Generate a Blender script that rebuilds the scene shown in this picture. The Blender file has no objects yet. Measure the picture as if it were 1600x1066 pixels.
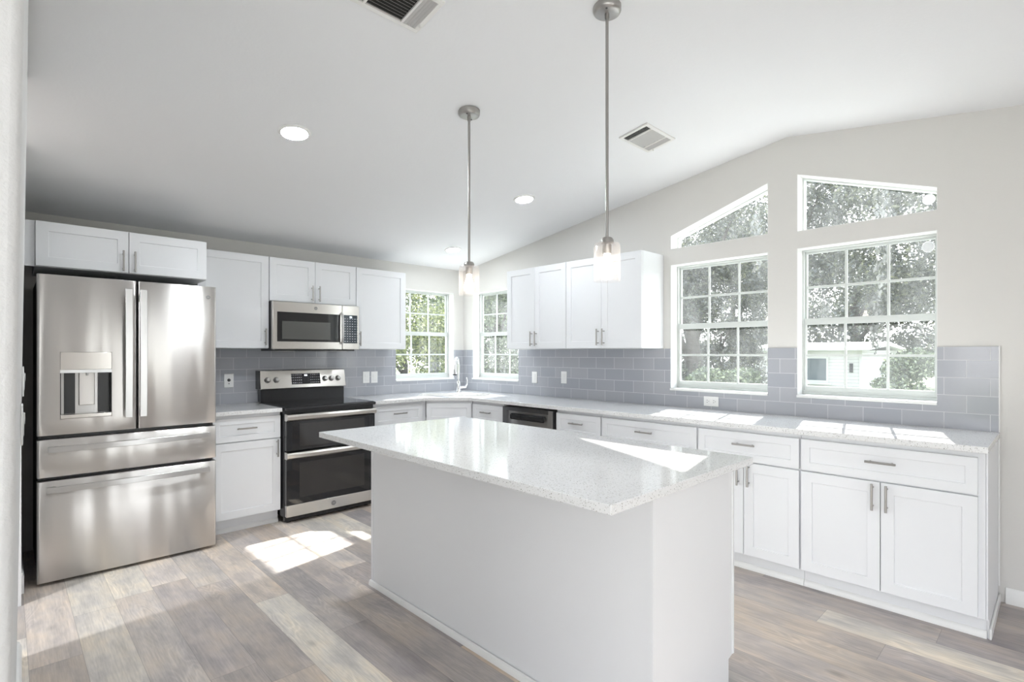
import bpy, bmesh, math, random
import numpy as np
from mathutils import Vector, Matrix
from mathutils.geometry import tessellate_polygon

sc = bpy.context.scene
COL = sc.collection
PI = math.pi
R = math.radians

# ------------------------------------------------------------------ camera, sky, sun, exposure
cam_d = bpy.data.cameras.new('camera')
cam = bpy.data.objects.new('camera', cam_d)
COL.objects.link(cam)
cam.location = (-3.8054, -4.9486, 1.3432)
cam.rotation_euler = (R(90), 0, R(-45))
cam_d.sensor_width = 36.0
cam_d.lens = 823.6 * 36.0 / 1600.0
cam_d.shift_x = (800 - 831.8) / 1600.0
cam_d.shift_y = (551.9 - 533) / 1600.0
cam_d.clip_start = 0.02
sc.camera = cam

FILL_W = 15.0     # added hall fill lamp, watts
SKY = 1.15
SUN = 4.3
world = bpy.data.worlds.new('sky')
sc.world = world
world.use_nodes = True
wn = world.node_tree
wn.nodes.clear()
wo = wn.nodes.new('ShaderNodeOutputWorld')
wb = wn.nodes.new('ShaderNodeBackground')
wt = wn.nodes.new('ShaderNodeTexCoord')
wsx = wn.nodes.new('ShaderNodeSeparateXYZ')
wr = wn.nodes.new('ShaderNodeValToRGB')
wn.links.new(wt.outputs['Generated'], wsx.inputs[0])
wn.links.new(wsx.outputs['Z'], wr.inputs['Fac'])
wr.color_ramp.elements[0].position = 0.0
wr.color_ramp.elements[0].color = (0.97, 0.985, 1.0, 1)
wr.color_ramp.elements[1].position = 0.9
wr.color_ramp.elements[1].color = (0.72, 0.85, 1.0, 1)
wn.links.new(wr.outputs['Color'], wb.inputs['Color'])
wb.inputs['Strength'].default_value = SKY
wn.links.new(wb.outputs[0], wo.inputs['Surface'])

SUN_DIR = Vector((-1.0, -0.24, -0.725)).normalized()
sl = bpy.data.lights.new('sun', 'SUN')
sl.energy = SUN
sl.angle = R(0.6)
sl.color = (1.0, 0.965, 0.91)
so = bpy.data.objects.new('sun', sl)
COL.objects.link(so)
so.rotation_euler = SUN_DIR.to_track_quat('-Z', 'Y').to_euler()
so.location = (12, 3, 9)

vs = sc.view_settings
vs.view_transform = 'Standard'
vs.look = 'None'
vs.gamma = 1.0
vs.use_curve_mapping = False
vs.exposure = 2.1

LAMP = (98.0, 36.0, 32.0)    # ceiling disc lights: by the refrigerator, mid, corner
BULB = 5.0       # pendant bulbs

# fill lamp added in the unseen hall to lift the left side
for lx_, ly_, lz_ in ((-5.2, -1.9, 2.56),):
    ld_ = bpy.data.lights.new('hall_fill_lamp', 'AREA')
    ld_.shape = 'DISK'
    ld_.size = 0.15
    ld_.energy = FILL_W
    ld_.color = (0.92, 0.965, 1.0)
    lo_ = bpy.data.objects.new('hall_fill_lamp', ld_)
    COL.objects.link(lo_)
    lo_.location = (lx_, ly_, lz_)

# ------------------------------------------------------------------ node helpers
def mat(name):
    m = bpy.data.materials.new(name)
    m.use_nodes = True
    nt = m.node_tree
    nt.nodes.clear()
    out = nt.nodes.new('ShaderNodeOutputMaterial')
    return m, nt, out

def nd(nt, typ, ins=None, **attrs):
    n = nt.nodes.new(typ)
    for k, v in attrs.items():
        setattr(n, k, v)
    for k, v in (ins or {}).items():
        s = n.inputs[k]
        if isinstance(v, bpy.types.NodeSocket):
            nt.links.new(v, s)
        else:
            s.default_value = v
    return n

def mth(nt, op, a, b=0.0, c=0.0):
    n = nt.nodes.new('ShaderNodeMath')
    n.operation = op
    for i, v in enumerate((a, b, c)):
        if isinstance(v, bpy.types.NodeSocket):
            nt.links.new(v, n.inputs[i])
        else:
            n.inputs[i].default_value = v
    return n.outputs[0]

def ramp(nt, fac, stops, interp='LINEAR'):
    n = nt.nodes.new('ShaderNodeValToRGB')
    n.color_ramp.interpolation = interp
    e = n.color_ramp.elements
    while len(e) < len(stops):
        e.new(0.5)
    for i, (p, c) in enumerate(stops):
        e[i].position = p
        e[i].color = (*c, 1) if len(c) == 3 else c
    nt.links.new(fac, n.inputs['Fac'])
    return n.outputs['Color']

def mixc(nt, fac, a, b, mode='MIX'):
    n = nt.nodes.new('ShaderNodeMix')
    n.data_type = 'RGBA'
    n.blend_type = mode
    for s, v in ((n.inputs[0], fac), (n.inputs[6], a), (n.inputs[7], b)):
        if isinstance(v, bpy.types.NodeSocket):
            nt.links.new(v, s)
        elif isinstance(v, (tuple, list)):
            s.default_value = (*v, 1) if len(v) == 3 else v
        else:
            s.default_value = v
    return n.outputs[2]

def objco(nt):
    return nt.nodes.new('ShaderNodeTexCoord').outputs['Object']

def princ(name, col, rough=0.5, metal=0.0, bump=None, spec=0.5, coat=0.0):
    m, nt, out = mat(name)
    p = nd(nt, 'ShaderNodeBsdfPrincipled', {'Base Color': (*col, 1), 'Roughness': rough, 'Metallic': metal,
                                            'Specular IOR Level': spec, 'Coat Weight': coat})
    if bump:
        sc_, st, dist = bump
        nz = nd(nt, 'ShaderNodeTexNoise', {'Vector': objco(nt), 'Scale': sc_, 'Detail': 4.0})
        b = nd(nt, 'ShaderNodeBump', {'Height': nz.outputs[0], 'Strength': st, 'Distance': dist})
        nt.links.new(b.outputs[0], p.inputs['Normal'])
    nt.links.new(p.outputs[0], out.inputs[0])
    return m

def emis(name, col, strength):
    m, nt, out = mat(name)
    e = nd(nt, 'ShaderNodeEmission', {'Color': (*col, 1), 'Strength': strength})
    nt.links.new(e.outputs[0], out.inputs[0])
    return m

M = {}
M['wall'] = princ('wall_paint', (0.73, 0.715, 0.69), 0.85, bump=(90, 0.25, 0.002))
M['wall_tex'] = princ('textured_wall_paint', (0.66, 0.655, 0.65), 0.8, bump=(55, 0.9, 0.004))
M['ceil'] = princ('ceiling_paint', (0.865, 0.87, 0.885), 0.85, bump=(60, 0.3, 0.002))
M['trim'] = princ('trim_white', (0.86, 0.86, 0.85), 0.4)
M['cab'] = princ('cabinet_white', (0.84, 0.85, 0.872), 0.5, spec=0.35)
M['island'] = princ('island_panel_white', (0.83, 0.835, 0.85), 0.5)
M['cab_in'] = princ('cabinet_underside', (0.72, 0.66, 0.56), 0.5)
M['vinyl'] = princ('window_frame_white', (0.68, 0.71, 0.69), 0.4)
M['nickel'] = princ('brushed_nickel', (0.40, 0.385, 0.37), 0.32, 1.0)
M['chrome'] = princ('chrome', (0.86, 0.86, 0.87), 0.07, 1.0)
M['black'] = princ('black_enamel', (0.018, 0.018, 0.02), 0.25)
M['blackglass'] = princ('black_glass', (0.012, 0.012, 0.014), 0.04, spec=0.6)
M['ovenwin'] = princ('oven_window_tint', (0.032, 0.030, 0.029), 0.05, spec=0.6)
M['greywin'] = princ('microwave_screen', (0.10, 0.10, 0.095), 0.18)
M['dark'] = princ('dark_grey_plastic', (0.05, 0.05, 0.055), 0.5)
M['fridgeside'] = princ('fridge_side_charcoal', (0.03, 0.03, 0.033), 0.5)
M['plate'] = princ('plate_white', (0.87, 0.87, 0.86), 0.35)
M['slot'] = princ('slot_dark', (0.06, 0.06, 0.06), 0.5)
M['mark'] = princ('panel_print', (0.72, 0.74, 0.78), 0.5)
M['panelblue'] = princ('touch_panel', (0.025, 0.04, 0.055), 0.12)
M['digit'] = emis('display_digits', (0.75, 0.9, 1.0), 1.6)
M['badge'] = princ('badge_grey', (0.30, 0.30, 0.30), 0.35, 0.8)
M['vent'] = princ('vent_white', (0.80, 0.79, 0.77), 0.5)
M['louvre'] = princ('louvre_grey_white', (0.62, 0.61, 0.60), 0.5)
M['duct'] = princ('duct_dark', (0.03, 0.03, 0.03), 0.8)
for k_, p_ in enumerate(LAMP):
    M['lens%d' % k_] = emis('disc_light_lens', (0.90, 0.96, 1.0), p_)
M['bulb'] = emis('bulb_glow', (1.0, 0.90, 0.77), BULB)
M['sink'] = princ('sink_white', (0.52, 0.52, 0.52), 0.2)
M['rubber'] = princ('rubber_black', (0.02, 0.02, 0.02), 0.6)
M['ringcook'] = princ('burner_ring', (0.10, 0.10, 0.105), 0.15)
M['bark'] = princ('bark', (0.06, 0.05, 0.042), 0.9, bump=(8, 1.0, 0.05))
M['siding_trim'] = princ('house_trim', (0.60, 0.62, 0.60), 0.6)
M['roof'] = princ('house_roof_white', (0.70, 0.71, 0.72), 0.5)
M['housewin'] = princ('house_window_glass', (0.10, 0.13, 0.15), 0.1)
M['sticker'] = princ('sticker_white', (0.85, 0.86, 0.88), 0.5)
M['wood_door'] = princ('reflection_door_wood', (0.36, 0.20, 0.10), 0.5)

def mk_steel(name, base, rough, wav=0.0):
    m, nt, out = mat(name)
    p = nd(nt, 'ShaderNodeBsdfPrincipled', {'Base Color': (*base, 1), 'Roughness': rough, 'Metallic': 1.0, 'Anisotropic': 0.95, 'Anisotropic Rotation': 0.25})
    tg = nt.nodes.new('ShaderNodeTangent')
    tg.direction_type = 'RADIAL'
    tg.axis = 'Z'
    nt.links.new(tg.outputs[0], p.inputs['Tangent'])
    if wav:
        mp = nd(nt, 'ShaderNodeMapping', {'Vector': objco(nt), 'Scale': (5.2, 5.2, 0.55)})
        nz = nd(nt, 'ShaderNodeTexNoise', {'Vector': mp.outputs[0], 'Scale': 1.0, 'Detail': 1.0})
        b = nd(nt, 'ShaderNodeBump', {'Height': nz.outputs[0], 'Strength': 1.0, 'Distance': wav})
        nt.links.new(b.outputs[0], p.inputs['Normal'])
    nt.links.new(p.outputs[0], out.inputs[0])
    return m
M['steel'] = mk_steel('stainless_steel', (0.60, 0.58, 0.56), 0.30, 0.016)
M['steel_h'] = mk_steel('stainless_handle', (0.60, 0.595, 0.59), 0.28)
M['steel_r'] = mk_steel('stainless_range', (0.70, 0.675, 0.64), 0.27)
M['slate'] = mk_steel('dark_stainless', (0.20, 0.20, 0.205), 0.3)

def mk_quartz():
    m, nt, out = mat('white_quartz')
    co = objco(nt)
    v1 = nd(nt, 'ShaderNodeTexVoronoi', {'Vector': co, 'Scale': 240.0})
    v2 = nd(nt, 'ShaderNodeTexVoronoi', {'Vector': co, 'Scale': 125.0})
    s1 = nd(nt, 'ShaderNodeSeparateColor', {'Color': v1.outputs['Color']})
    s2 = nd(nt, 'ShaderNodeSeparateColor', {'Color': v2.outputs['Color']})
    # a random subset of cells becomes chips: mid grey small ones, fewer dark larger ones
    d1 = mth(nt, 'LESS_THAN', v1.outputs['Distance'], 0.48)
    k1 = mth(nt, 'MULTIPLY', mth(nt, 'GREATER_THAN', s1.outputs[0], 0.62), d1)
    d2 = mth(nt, 'LESS_THAN', v2.outputs['Distance'], 0.26)
    k2 = mth(nt, 'MULTIPLY', mth(nt, 'GREATER_THAN', s2.outputs[1], 0.86), d2)
    tone = ramp(nt, s1.outputs[1], [(0.0, (0.42, 0.41, 0.39)), (0.5, (0.66, 0.655, 0.64)), (1.0, (0.90, 0.90, 0.90))])
    c = mixc(nt, k1, (0.83, 0.83, 0.83), tone)
    c = mixc(nt, k2, c, (0.28, 0.27, 0.25))
    p = nd(nt, 'ShaderNodeBsdfPrincipled', {'Base Color': c, 'Roughness': 0.09, 'Specular IOR Level': 0.5})
    nt.links.new(p.outputs[0], out.inputs[0])
    return m
M['quartz'] = mk_quartz()

def mk_tile(name, axis, off):
    m, nt, out = mat(name)
    co = objco(nt)
    sx = nd(nt, 'ShaderNodeSeparateXYZ', {'Vector': co})
    u = mth(nt, 'ADD', sx.outputs[axis], off)
    w = mth(nt, 'ADD', sx.outputs['Z'], -0.9075)
    v = nd(nt, 'ShaderNodeCombineXYZ', {'X': u, 'Y': w})
    b = nd(nt, 'ShaderNodeTexBrick', {'Vector': v.outputs[0], 'Color1': (0.395, 0.408, 0.45, 1), 'Color2': (0.445, 0.452, 0.485, 1),
                                      'Mortar': (0.66, 0.67, 0.68, 1), 'Scale': 1.0, 'Mortar Size': 0.0016, 'Mortar Smooth': 0.1,
                                      'Bias': 0.0, 'Brick Width': 0.2008, 'Row Height': 0.0990}, offset=0.5, offset_frequency=2)
    rough = mth(nt, 'MULTIPLY_ADD', b.outputs['Fac'], 0.6, 0.10)
    nz = nd(nt, 'ShaderNodeTexNoise', {'Vector': co, 'Scale': 9.0, 'Detail': 1.0})
    h = mth(nt, 'ADD', mth(nt, 'MULTIPLY', b.outputs['Fac'], -0.6), mth(nt, 'MULTIPLY', nz.outputs[0], 0.5))
    bp = nd(nt, 'ShaderNodeBump', {'Height': h, 'Strength': 0.35, 'Distance': 0.003})
    p = nd(nt, 'ShaderNodeBsdfPrincipled', {'Base Color': b.outputs['Color'], 'Roughness': rough, 'Normal': bp.outputs[0]})
    nt.links.new(p.outputs[0], out.inputs[0])
    return m
M['tile_r'] = mk_tile('grey_glass_tile_window_wall', 'Y', 4.381 + 0.2008 * 4)
M['tile_b'] = mk_tile('grey_glass_tile_range_wall', 'X', 0.2008 * 20 + 0.03)

def mk_floor():
    m, nt, out = mat('vinyl_plank_floor')
    sx = nd(nt, 'ShaderNodeSeparateXYZ', {'Vector': objco(nt)})
    x, y = sx.outputs['X'], sx.outputs['Y']
    W_, L_ = 0.175, 1.22
    u = mth(nt, 'DIVIDE', mth(nt, 'ADD', x, 3.385), W_)
    row = mth(nt, 'FLOOR', u)
    fu = mth(nt, 'FRACT', u)
    rn = nd(nt, 'ShaderNodeTexWhiteNoise', {'W': row}, noise_dimensions='1D').outputs['Value']
    v = mth(nt, 'ADD', mth(nt, 'DIVIDE', y, L_), mth(nt, 'MULTIPLY', rn, 7.0))
    pl = mth(nt, 'FLOOR', v)
    fv = mth(nt, 'FRACT', v)
    idn = nd(nt, 'ShaderNodeTexWhiteNoise', {'Vector': nd(nt, 'ShaderNodeCombineXYZ', {'X': row, 'Y': pl}).outputs[0]}, noise_dimensions='2D')
    idv = idn.outputs['Value']
    base = ramp(nt, idv, [(0.0, (0.360, 0.333, 0.337)), (0.16, (0.552, 0.486, 0.431)), (0.30, (0.408, 0.369, 0.354)), (0.44, (0.720, 0.673, 0.602)),
                          (0.58, (0.480, 0.433, 0.414)), (0.70, (0.672, 0.597, 0.532)), (0.82, (0.564, 0.480, 0.407)), (0.92, (0.384, 0.351, 0.354)), (1.0, (0.720, 0.649, 0.591))])
    off = mth(nt, 'MULTIPLY', idv, 60.0)
    def grain(fx, fy, detail, rough=0.55, dist=0.0):
        c = nd(nt, 'ShaderNodeCombineXYZ', {'X': mth(nt, 'MULTIPLY', x, fx), 'Y': mth(nt, 'MULTIPLY', y, fy), 'Z': off})
        return nd(nt, 'ShaderNodeTexNoise', {'Vector': c.outputs[0], 'Scale': 1.0, 'Detail': detail, 'Roughness': rough, 'Distortion': dist})
    n1 = grain(22.0, 2.2, 5.0)
    n2 = grain(150.0, 8.0, 3.0, 0.6)
    n3 = grain(9.0, 1.6, 1.5)
    n4 = grain(7.0, 3.2, 3.0, 0.6)
    # cathedral figure: thin pale lines following a slow field, only in patches
    rings = mth(nt, 'POWER', mth(nt, 'ABSOLUTE', mth(nt, 'SINE', mth(nt, 'MULTIPLY', n3.outputs[0], 60.0))), 5.0)
    patch = nd(nt, 'ShaderNodeMapRange', {'Value': grain(5.0, 1.8, 1.0).outputs[0], 'From Min': 0.50, 'From Max': 0.64, 'To Min': 0.0, 'To Max': 1.0}).outputs[0]
    g = mth(nt, 'MULTIPLY_ADD', n1.outputs[0], 0.55, 0.72)
    g = mth(nt, 'ADD', g, mth(nt, 'MULTIPLY_ADD', n2.outputs[0], 0.60, -0.30))
    g = mth(nt, 'ADD', g, mth(nt, 'MULTIPLY', mth(nt, 'MULTIPLY', rings, patch), 0.16))
    # knots
    kc = nd(nt, 'ShaderNodeCombineXYZ', {'X': mth(nt, 'MULTIPLY', x, 5.0), 'Y': mth(nt, 'MULTIPLY', y, 2.6), 'Z': off})
    kv = nd(nt, 'ShaderNodeTexVoronoi', {'Vector': kc.outputs[0], 'Scale': 1.0})
    kn = nd(nt, 'ShaderNodeMapRange', {'Value': kv.outputs['Distance'], 'From Min': 0.03, 'From Max': 0.13, 'To Min': 0.30, 'To Max': 0.0}).outputs[0]
    g = mth(nt, 'SUBTRACT', g, kn)
    gc = nd(nt, 'ShaderNodeCombineColor', {'Red': g, 'Green': g, 'Blue': g}).outputs[0]
    col = mixc(nt, 1.0, base, gc, 'MULTIPLY')
    # cool and warm cloudy patches of the print
    tint = ramp(nt, n4.outputs[0], [(0.36, (1.14, 1.08, 1.0)), (0.50, (1.0, 0.985, 0.97)), (0.64, (0.80, 0.80, 0.83))])
    col = mixc(nt, 0.9, col, tint, 'MULTIPLY')
    e1 = mth(nt, 'LESS_THAN', mth(nt, 'ABSOLUTE', mth(nt, 'SUBTRACT', fu, 0.5)), 0.492)
    e2 = mth(nt, 'LESS_THAN', mth(nt, 'ABSOLUTE', mth(nt, 'SUBTRACT', fv, 0.5)), 0.4988)
    seam = mth(nt, 'SUBTRACT', 1.0, mth(nt, 'MULTIPLY', e1, e2))
    col = mixc(nt, mth(nt, 'MULTIPLY', seam, 0.35), col, (0.12, 0.10, 0.09))
    bp = nd(nt, 'ShaderNodeBump', {'Height': mth(nt, 'SUBTRACT', g, seam), 'Strength': 0.12, 'Distance': 0.002})
    p = nd(nt, 'ShaderNodeBsdfPrincipled', {'Base Color': col, 'Roughness': mth(nt, 'MULTIPLY_ADD', n1.outputs[0], 0.2, 0.30), 'Normal': bp.outputs[0], 'Specular IOR Level': 0.45})
    nt.links.new(p.outputs[0], out.inputs[0])
    return m
M['floor'] = mk_floor()

def mk_pane(name, haze, sc_=5.0):
    m, nt, out = mat(name)
    tr = nd(nt, 'ShaderNodeBsdfTransparent', {'Color': (0.985, 0.995, 0.99, 1)})
    gl = nd(nt, 'ShaderNodeBsdfGlossy', {'Color': (1, 1, 1, 1), 'Roughness': 0.02})
    lw = nd(nt, 'ShaderNodeLayerWeight', {'Blend': 0.5})
    fr = mth(nt, 'MULTIPLY_ADD', mth(nt, 'POWER', lw.outputs['Facing'], 5.0), 0.9, 0.025)
    a = nd(nt, 'ShaderNodeMixShader', {0: fr, 1: tr.outputs[0], 2: gl.outputs[0]})
    dirt = nd(nt, 'ShaderNodeBsdfTranslucent', {'Color': (0.80, 0.84, 0.86, 1)})
    co = objco(nt)
    mp = nd(nt, 'ShaderNodeMapping', {'Vector': co, 'Scale': (1.0, 1.0, 0.45)})
    nz = nd(nt, 'ShaderNodeTexNoise', {'Vector': mp.outputs[0], 'Scale': sc_, 'Detail': 5.0, 'Roughness': 0.65})
    f = nd(nt, 'ShaderNodeMapRange', {'Value': nz.outputs[0], 'From Min': 0.35, 'From Max': 0.72, 'To Min': haze * 0.35, 'To Max': haze * 1.9})
    b = nd(nt, 'ShaderNodeMixShader', {0: f.outputs[0], 1: a.outputs[0], 2: dirt.outputs[0]})
    nt.links.new(b.outputs[0], out.inputs[0])
    return m
M['pane'] = mk_pane('hazy_window_glass', 0.022)
M['pane_clear'] = mk_pane('clear_window_glass', 0.012)

def mk_shade():
    m, nt, out = mat('seeded_glass_shade')
    tr = nd(nt, 'ShaderNodeBsdfTransparent', {'Color': (0.99, 0.97, 0.96, 1)})
    gl = nd(nt, 'ShaderNodeBsdfGlossy', {'Color': (1, 1, 1, 1), 'Roughness': 0.05})
    df = nd(nt, 'ShaderNodeBsdfTranslucent', {'Color': (0.95, 0.91, 0.89, 1)})
    lw = nd(nt, 'ShaderNodeLayerWeight', {'Blend': 0.25})
    vo = nd(nt, 'ShaderNodeTexVoronoi', {'Vector': objco(nt), 'Scale': 130.0})
    seeds = mth(nt, 'LESS_THAN', vo.outputs['Distance'], 0.16)
    a = nd(nt, 'ShaderNodeMixShader', {0: mth(nt, 'MULTIPLY_ADD', lw.outputs['Facing'], 0.35, 0.03), 1: tr.outputs[0], 2: gl.outputs[0]})
    b = nd(nt, 'ShaderNodeMixShader', {0: mth(nt, 'ADD', mth(nt, 'MULTIPLY_ADD', lw.outputs['Facing'], 0.12, 0.045), mth(nt, 'MULTIPLY', seeds, 0.10)), 1: a.outputs[0], 2: df.outputs[0]})
    nt.links.new(b.outputs[0], out.inputs[0])
    return m
M['shade'] = mk_shade()

def mk_leaf(name, stops, trans=0.4):
    m, nt, out = mat(name)
    g = nt.nodes.new('ShaderNodeNewGeometry')
    c = ramp(nt, g.outputs['Random Per Island'], stops)
    d = nd(nt, 'ShaderNodeBsdfDiffuse', {'Color': c})
    t = nd(nt, 'ShaderNodeBsdfTranslucent', {'Color': c})
    gl = nd(nt, 'ShaderNodeBsdfGlossy', {'Color': (1, 1, 1, 1), 'Roughness': 0.35})
    a = nd(nt, 'ShaderNodeMixShader', {0: trans, 1: d.outputs[0], 2: t.outputs[0]})
    b = nd(nt, 'ShaderNodeMixShader', {0: 0.06, 1: a.outputs[0], 2: gl.outputs[0]})
    nt.links.new(b.outputs[0], out.inputs[0])
    return m
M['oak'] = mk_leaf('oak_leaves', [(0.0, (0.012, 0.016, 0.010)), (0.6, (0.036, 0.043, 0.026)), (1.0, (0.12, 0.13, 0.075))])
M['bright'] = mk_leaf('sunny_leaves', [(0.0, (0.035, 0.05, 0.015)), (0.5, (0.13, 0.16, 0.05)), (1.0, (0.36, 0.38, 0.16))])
M['shrub'] = mk_leaf('shrub_leaves', [(0.0, (0.03, 0.045, 0.02)), (0.6, (0.08, 0.11, 0.05)), (1.0, (0.26, 0.30, 0.18))])
M['moss'] = mk_leaf('grey_moss', [(0.0, (0.09, 0.094, 0.085)), (1.0, (0.20, 0.205, 0.185))], 0.3)

def mk_grass():
    m, nt, out = mat('lawn_grass')
    nz = nd(nt, 'ShaderNodeTexNoise', {'Vector': objco(nt), 'Scale': 1.2, 'Detail': 8.0})
    c = ramp(nt, nz.outputs[0], [(0.3, (0.07, 0.09, 0.04)), (0.55, (0.14, 0.16, 0.08)), (0.75, (0.26, 0.25, 0.18))])
    p = nd(nt, 'ShaderNodeBsdfPrincipled', {'Base Color': c, 'Roughness': 0.9})
    nt.links.new(p.outputs[0], out.inputs[0])
    return m
M['grass'] = mk_grass()

def mk_keys(name, base, x0, z0, px, pz, gap=None, top=9.0):
    m, nt, out = mat(name)
    sx = nd(nt, 'ShaderNodeSeparateXYZ', {'Vector': objco(nt)})
    a = mth(nt, 'DIVIDE', mth(nt, 'ADD', sx.outputs['X'], -x0), px)
    b = mth(nt, 'DIVIDE', mth(nt, 'ADD', sx.outputs['Z'], -z0), pz)
    cell = nd(nt, 'ShaderNodeCombineXYZ', {'X': mth(nt, 'FLOOR', a), 'Y': mth(nt, 'FLOOR', b)})
    wn_ = nd(nt, 'ShaderNodeTexWhiteNoise', {'Vector': cell.outputs[0]}, noise_dimensions='2D').outputs['Value']
    fa, fb = mth(nt, 'FRACT', a), mth(nt, 'FRACT', b)
    k = mth(nt, 'MULTIPLY', mth(nt, 'LESS_THAN', mth(nt, 'ABSOLUTE', mth(nt, 'SUBTRACT', fa, 0.5)), mth(nt, 'MULTIPLY_ADD', wn_, 0.18, 0.12)),
            mth(nt, 'LESS_THAN', mth(nt, 'ABSOLUTE', mth(nt, 'SUBTRACT', fb, 0.5)), 0.13))
    k = mth(nt, 'MULTIPLY', k, mth(nt, 'LESS_THAN', sx.outputs['Z'], top))
    if gap:
        k = mth(nt, 'MULTIPLY', k, mth(nt, 'GREATER_THAN', mth(nt, 'ABSOLUTE', mth(nt, 'ADD', sx.outputs['X'], -gap[0])), gap[1]))
    p = nd(nt, 'ShaderNodeBsdfPrincipled', {'Base Color': mixc(nt, k, base, (0.55, 0.58, 0.62)), 'Roughness': 0.1})
    nt.links.new(p.outputs[0], out.inputs[0])
    return m
M['keys_range'] = mk_keys('range_touch_panel', (0.014, 0.014, 0.018), 0.270, 1.066, 0.0172, 0.023, (0.391, 0.034))
M['keys_micro'] = mk_keys('microwave_touch_panel', (0.022, 0.036, 0.048), 0.606, 1.438, 0.0235, 0.0225, None, 1.655)
M['bounce_paving'] = princ('bounce_concrete', (0.66, 0.64, 0.61), 0.85, bump=(20, 0.3, 0.004))

def mk_siding():
    m, nt, out = mat('house_siding')
    sx = nd(nt, 'ShaderNodeSeparateXYZ', {'Vector': objco(nt)})
    f = mth(nt, 'FRACT', mth(nt, 'DIVIDE', sx.outputs['Z'], 0.13))
    k = mth(nt, 'LESS_THAN', f, 0.14)
    c = mixc(nt, k, (0.60, 0.61, 0.61), (0.40, 0.41, 0.41))
    b = nd(nt, 'ShaderNodeBump', {'Height': f, 'Strength': 0.6, 'Distance': 0.02})
    p = nd(nt, 'ShaderNodeBsdfPrincipled', {'Base Color': c, 'Roughness': 0.6, 'Normal': b.outputs[0]})
    nt.links.new(p.outputs[0], out.inputs[0])
    return m
M['siding'] = mk_siding()

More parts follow.
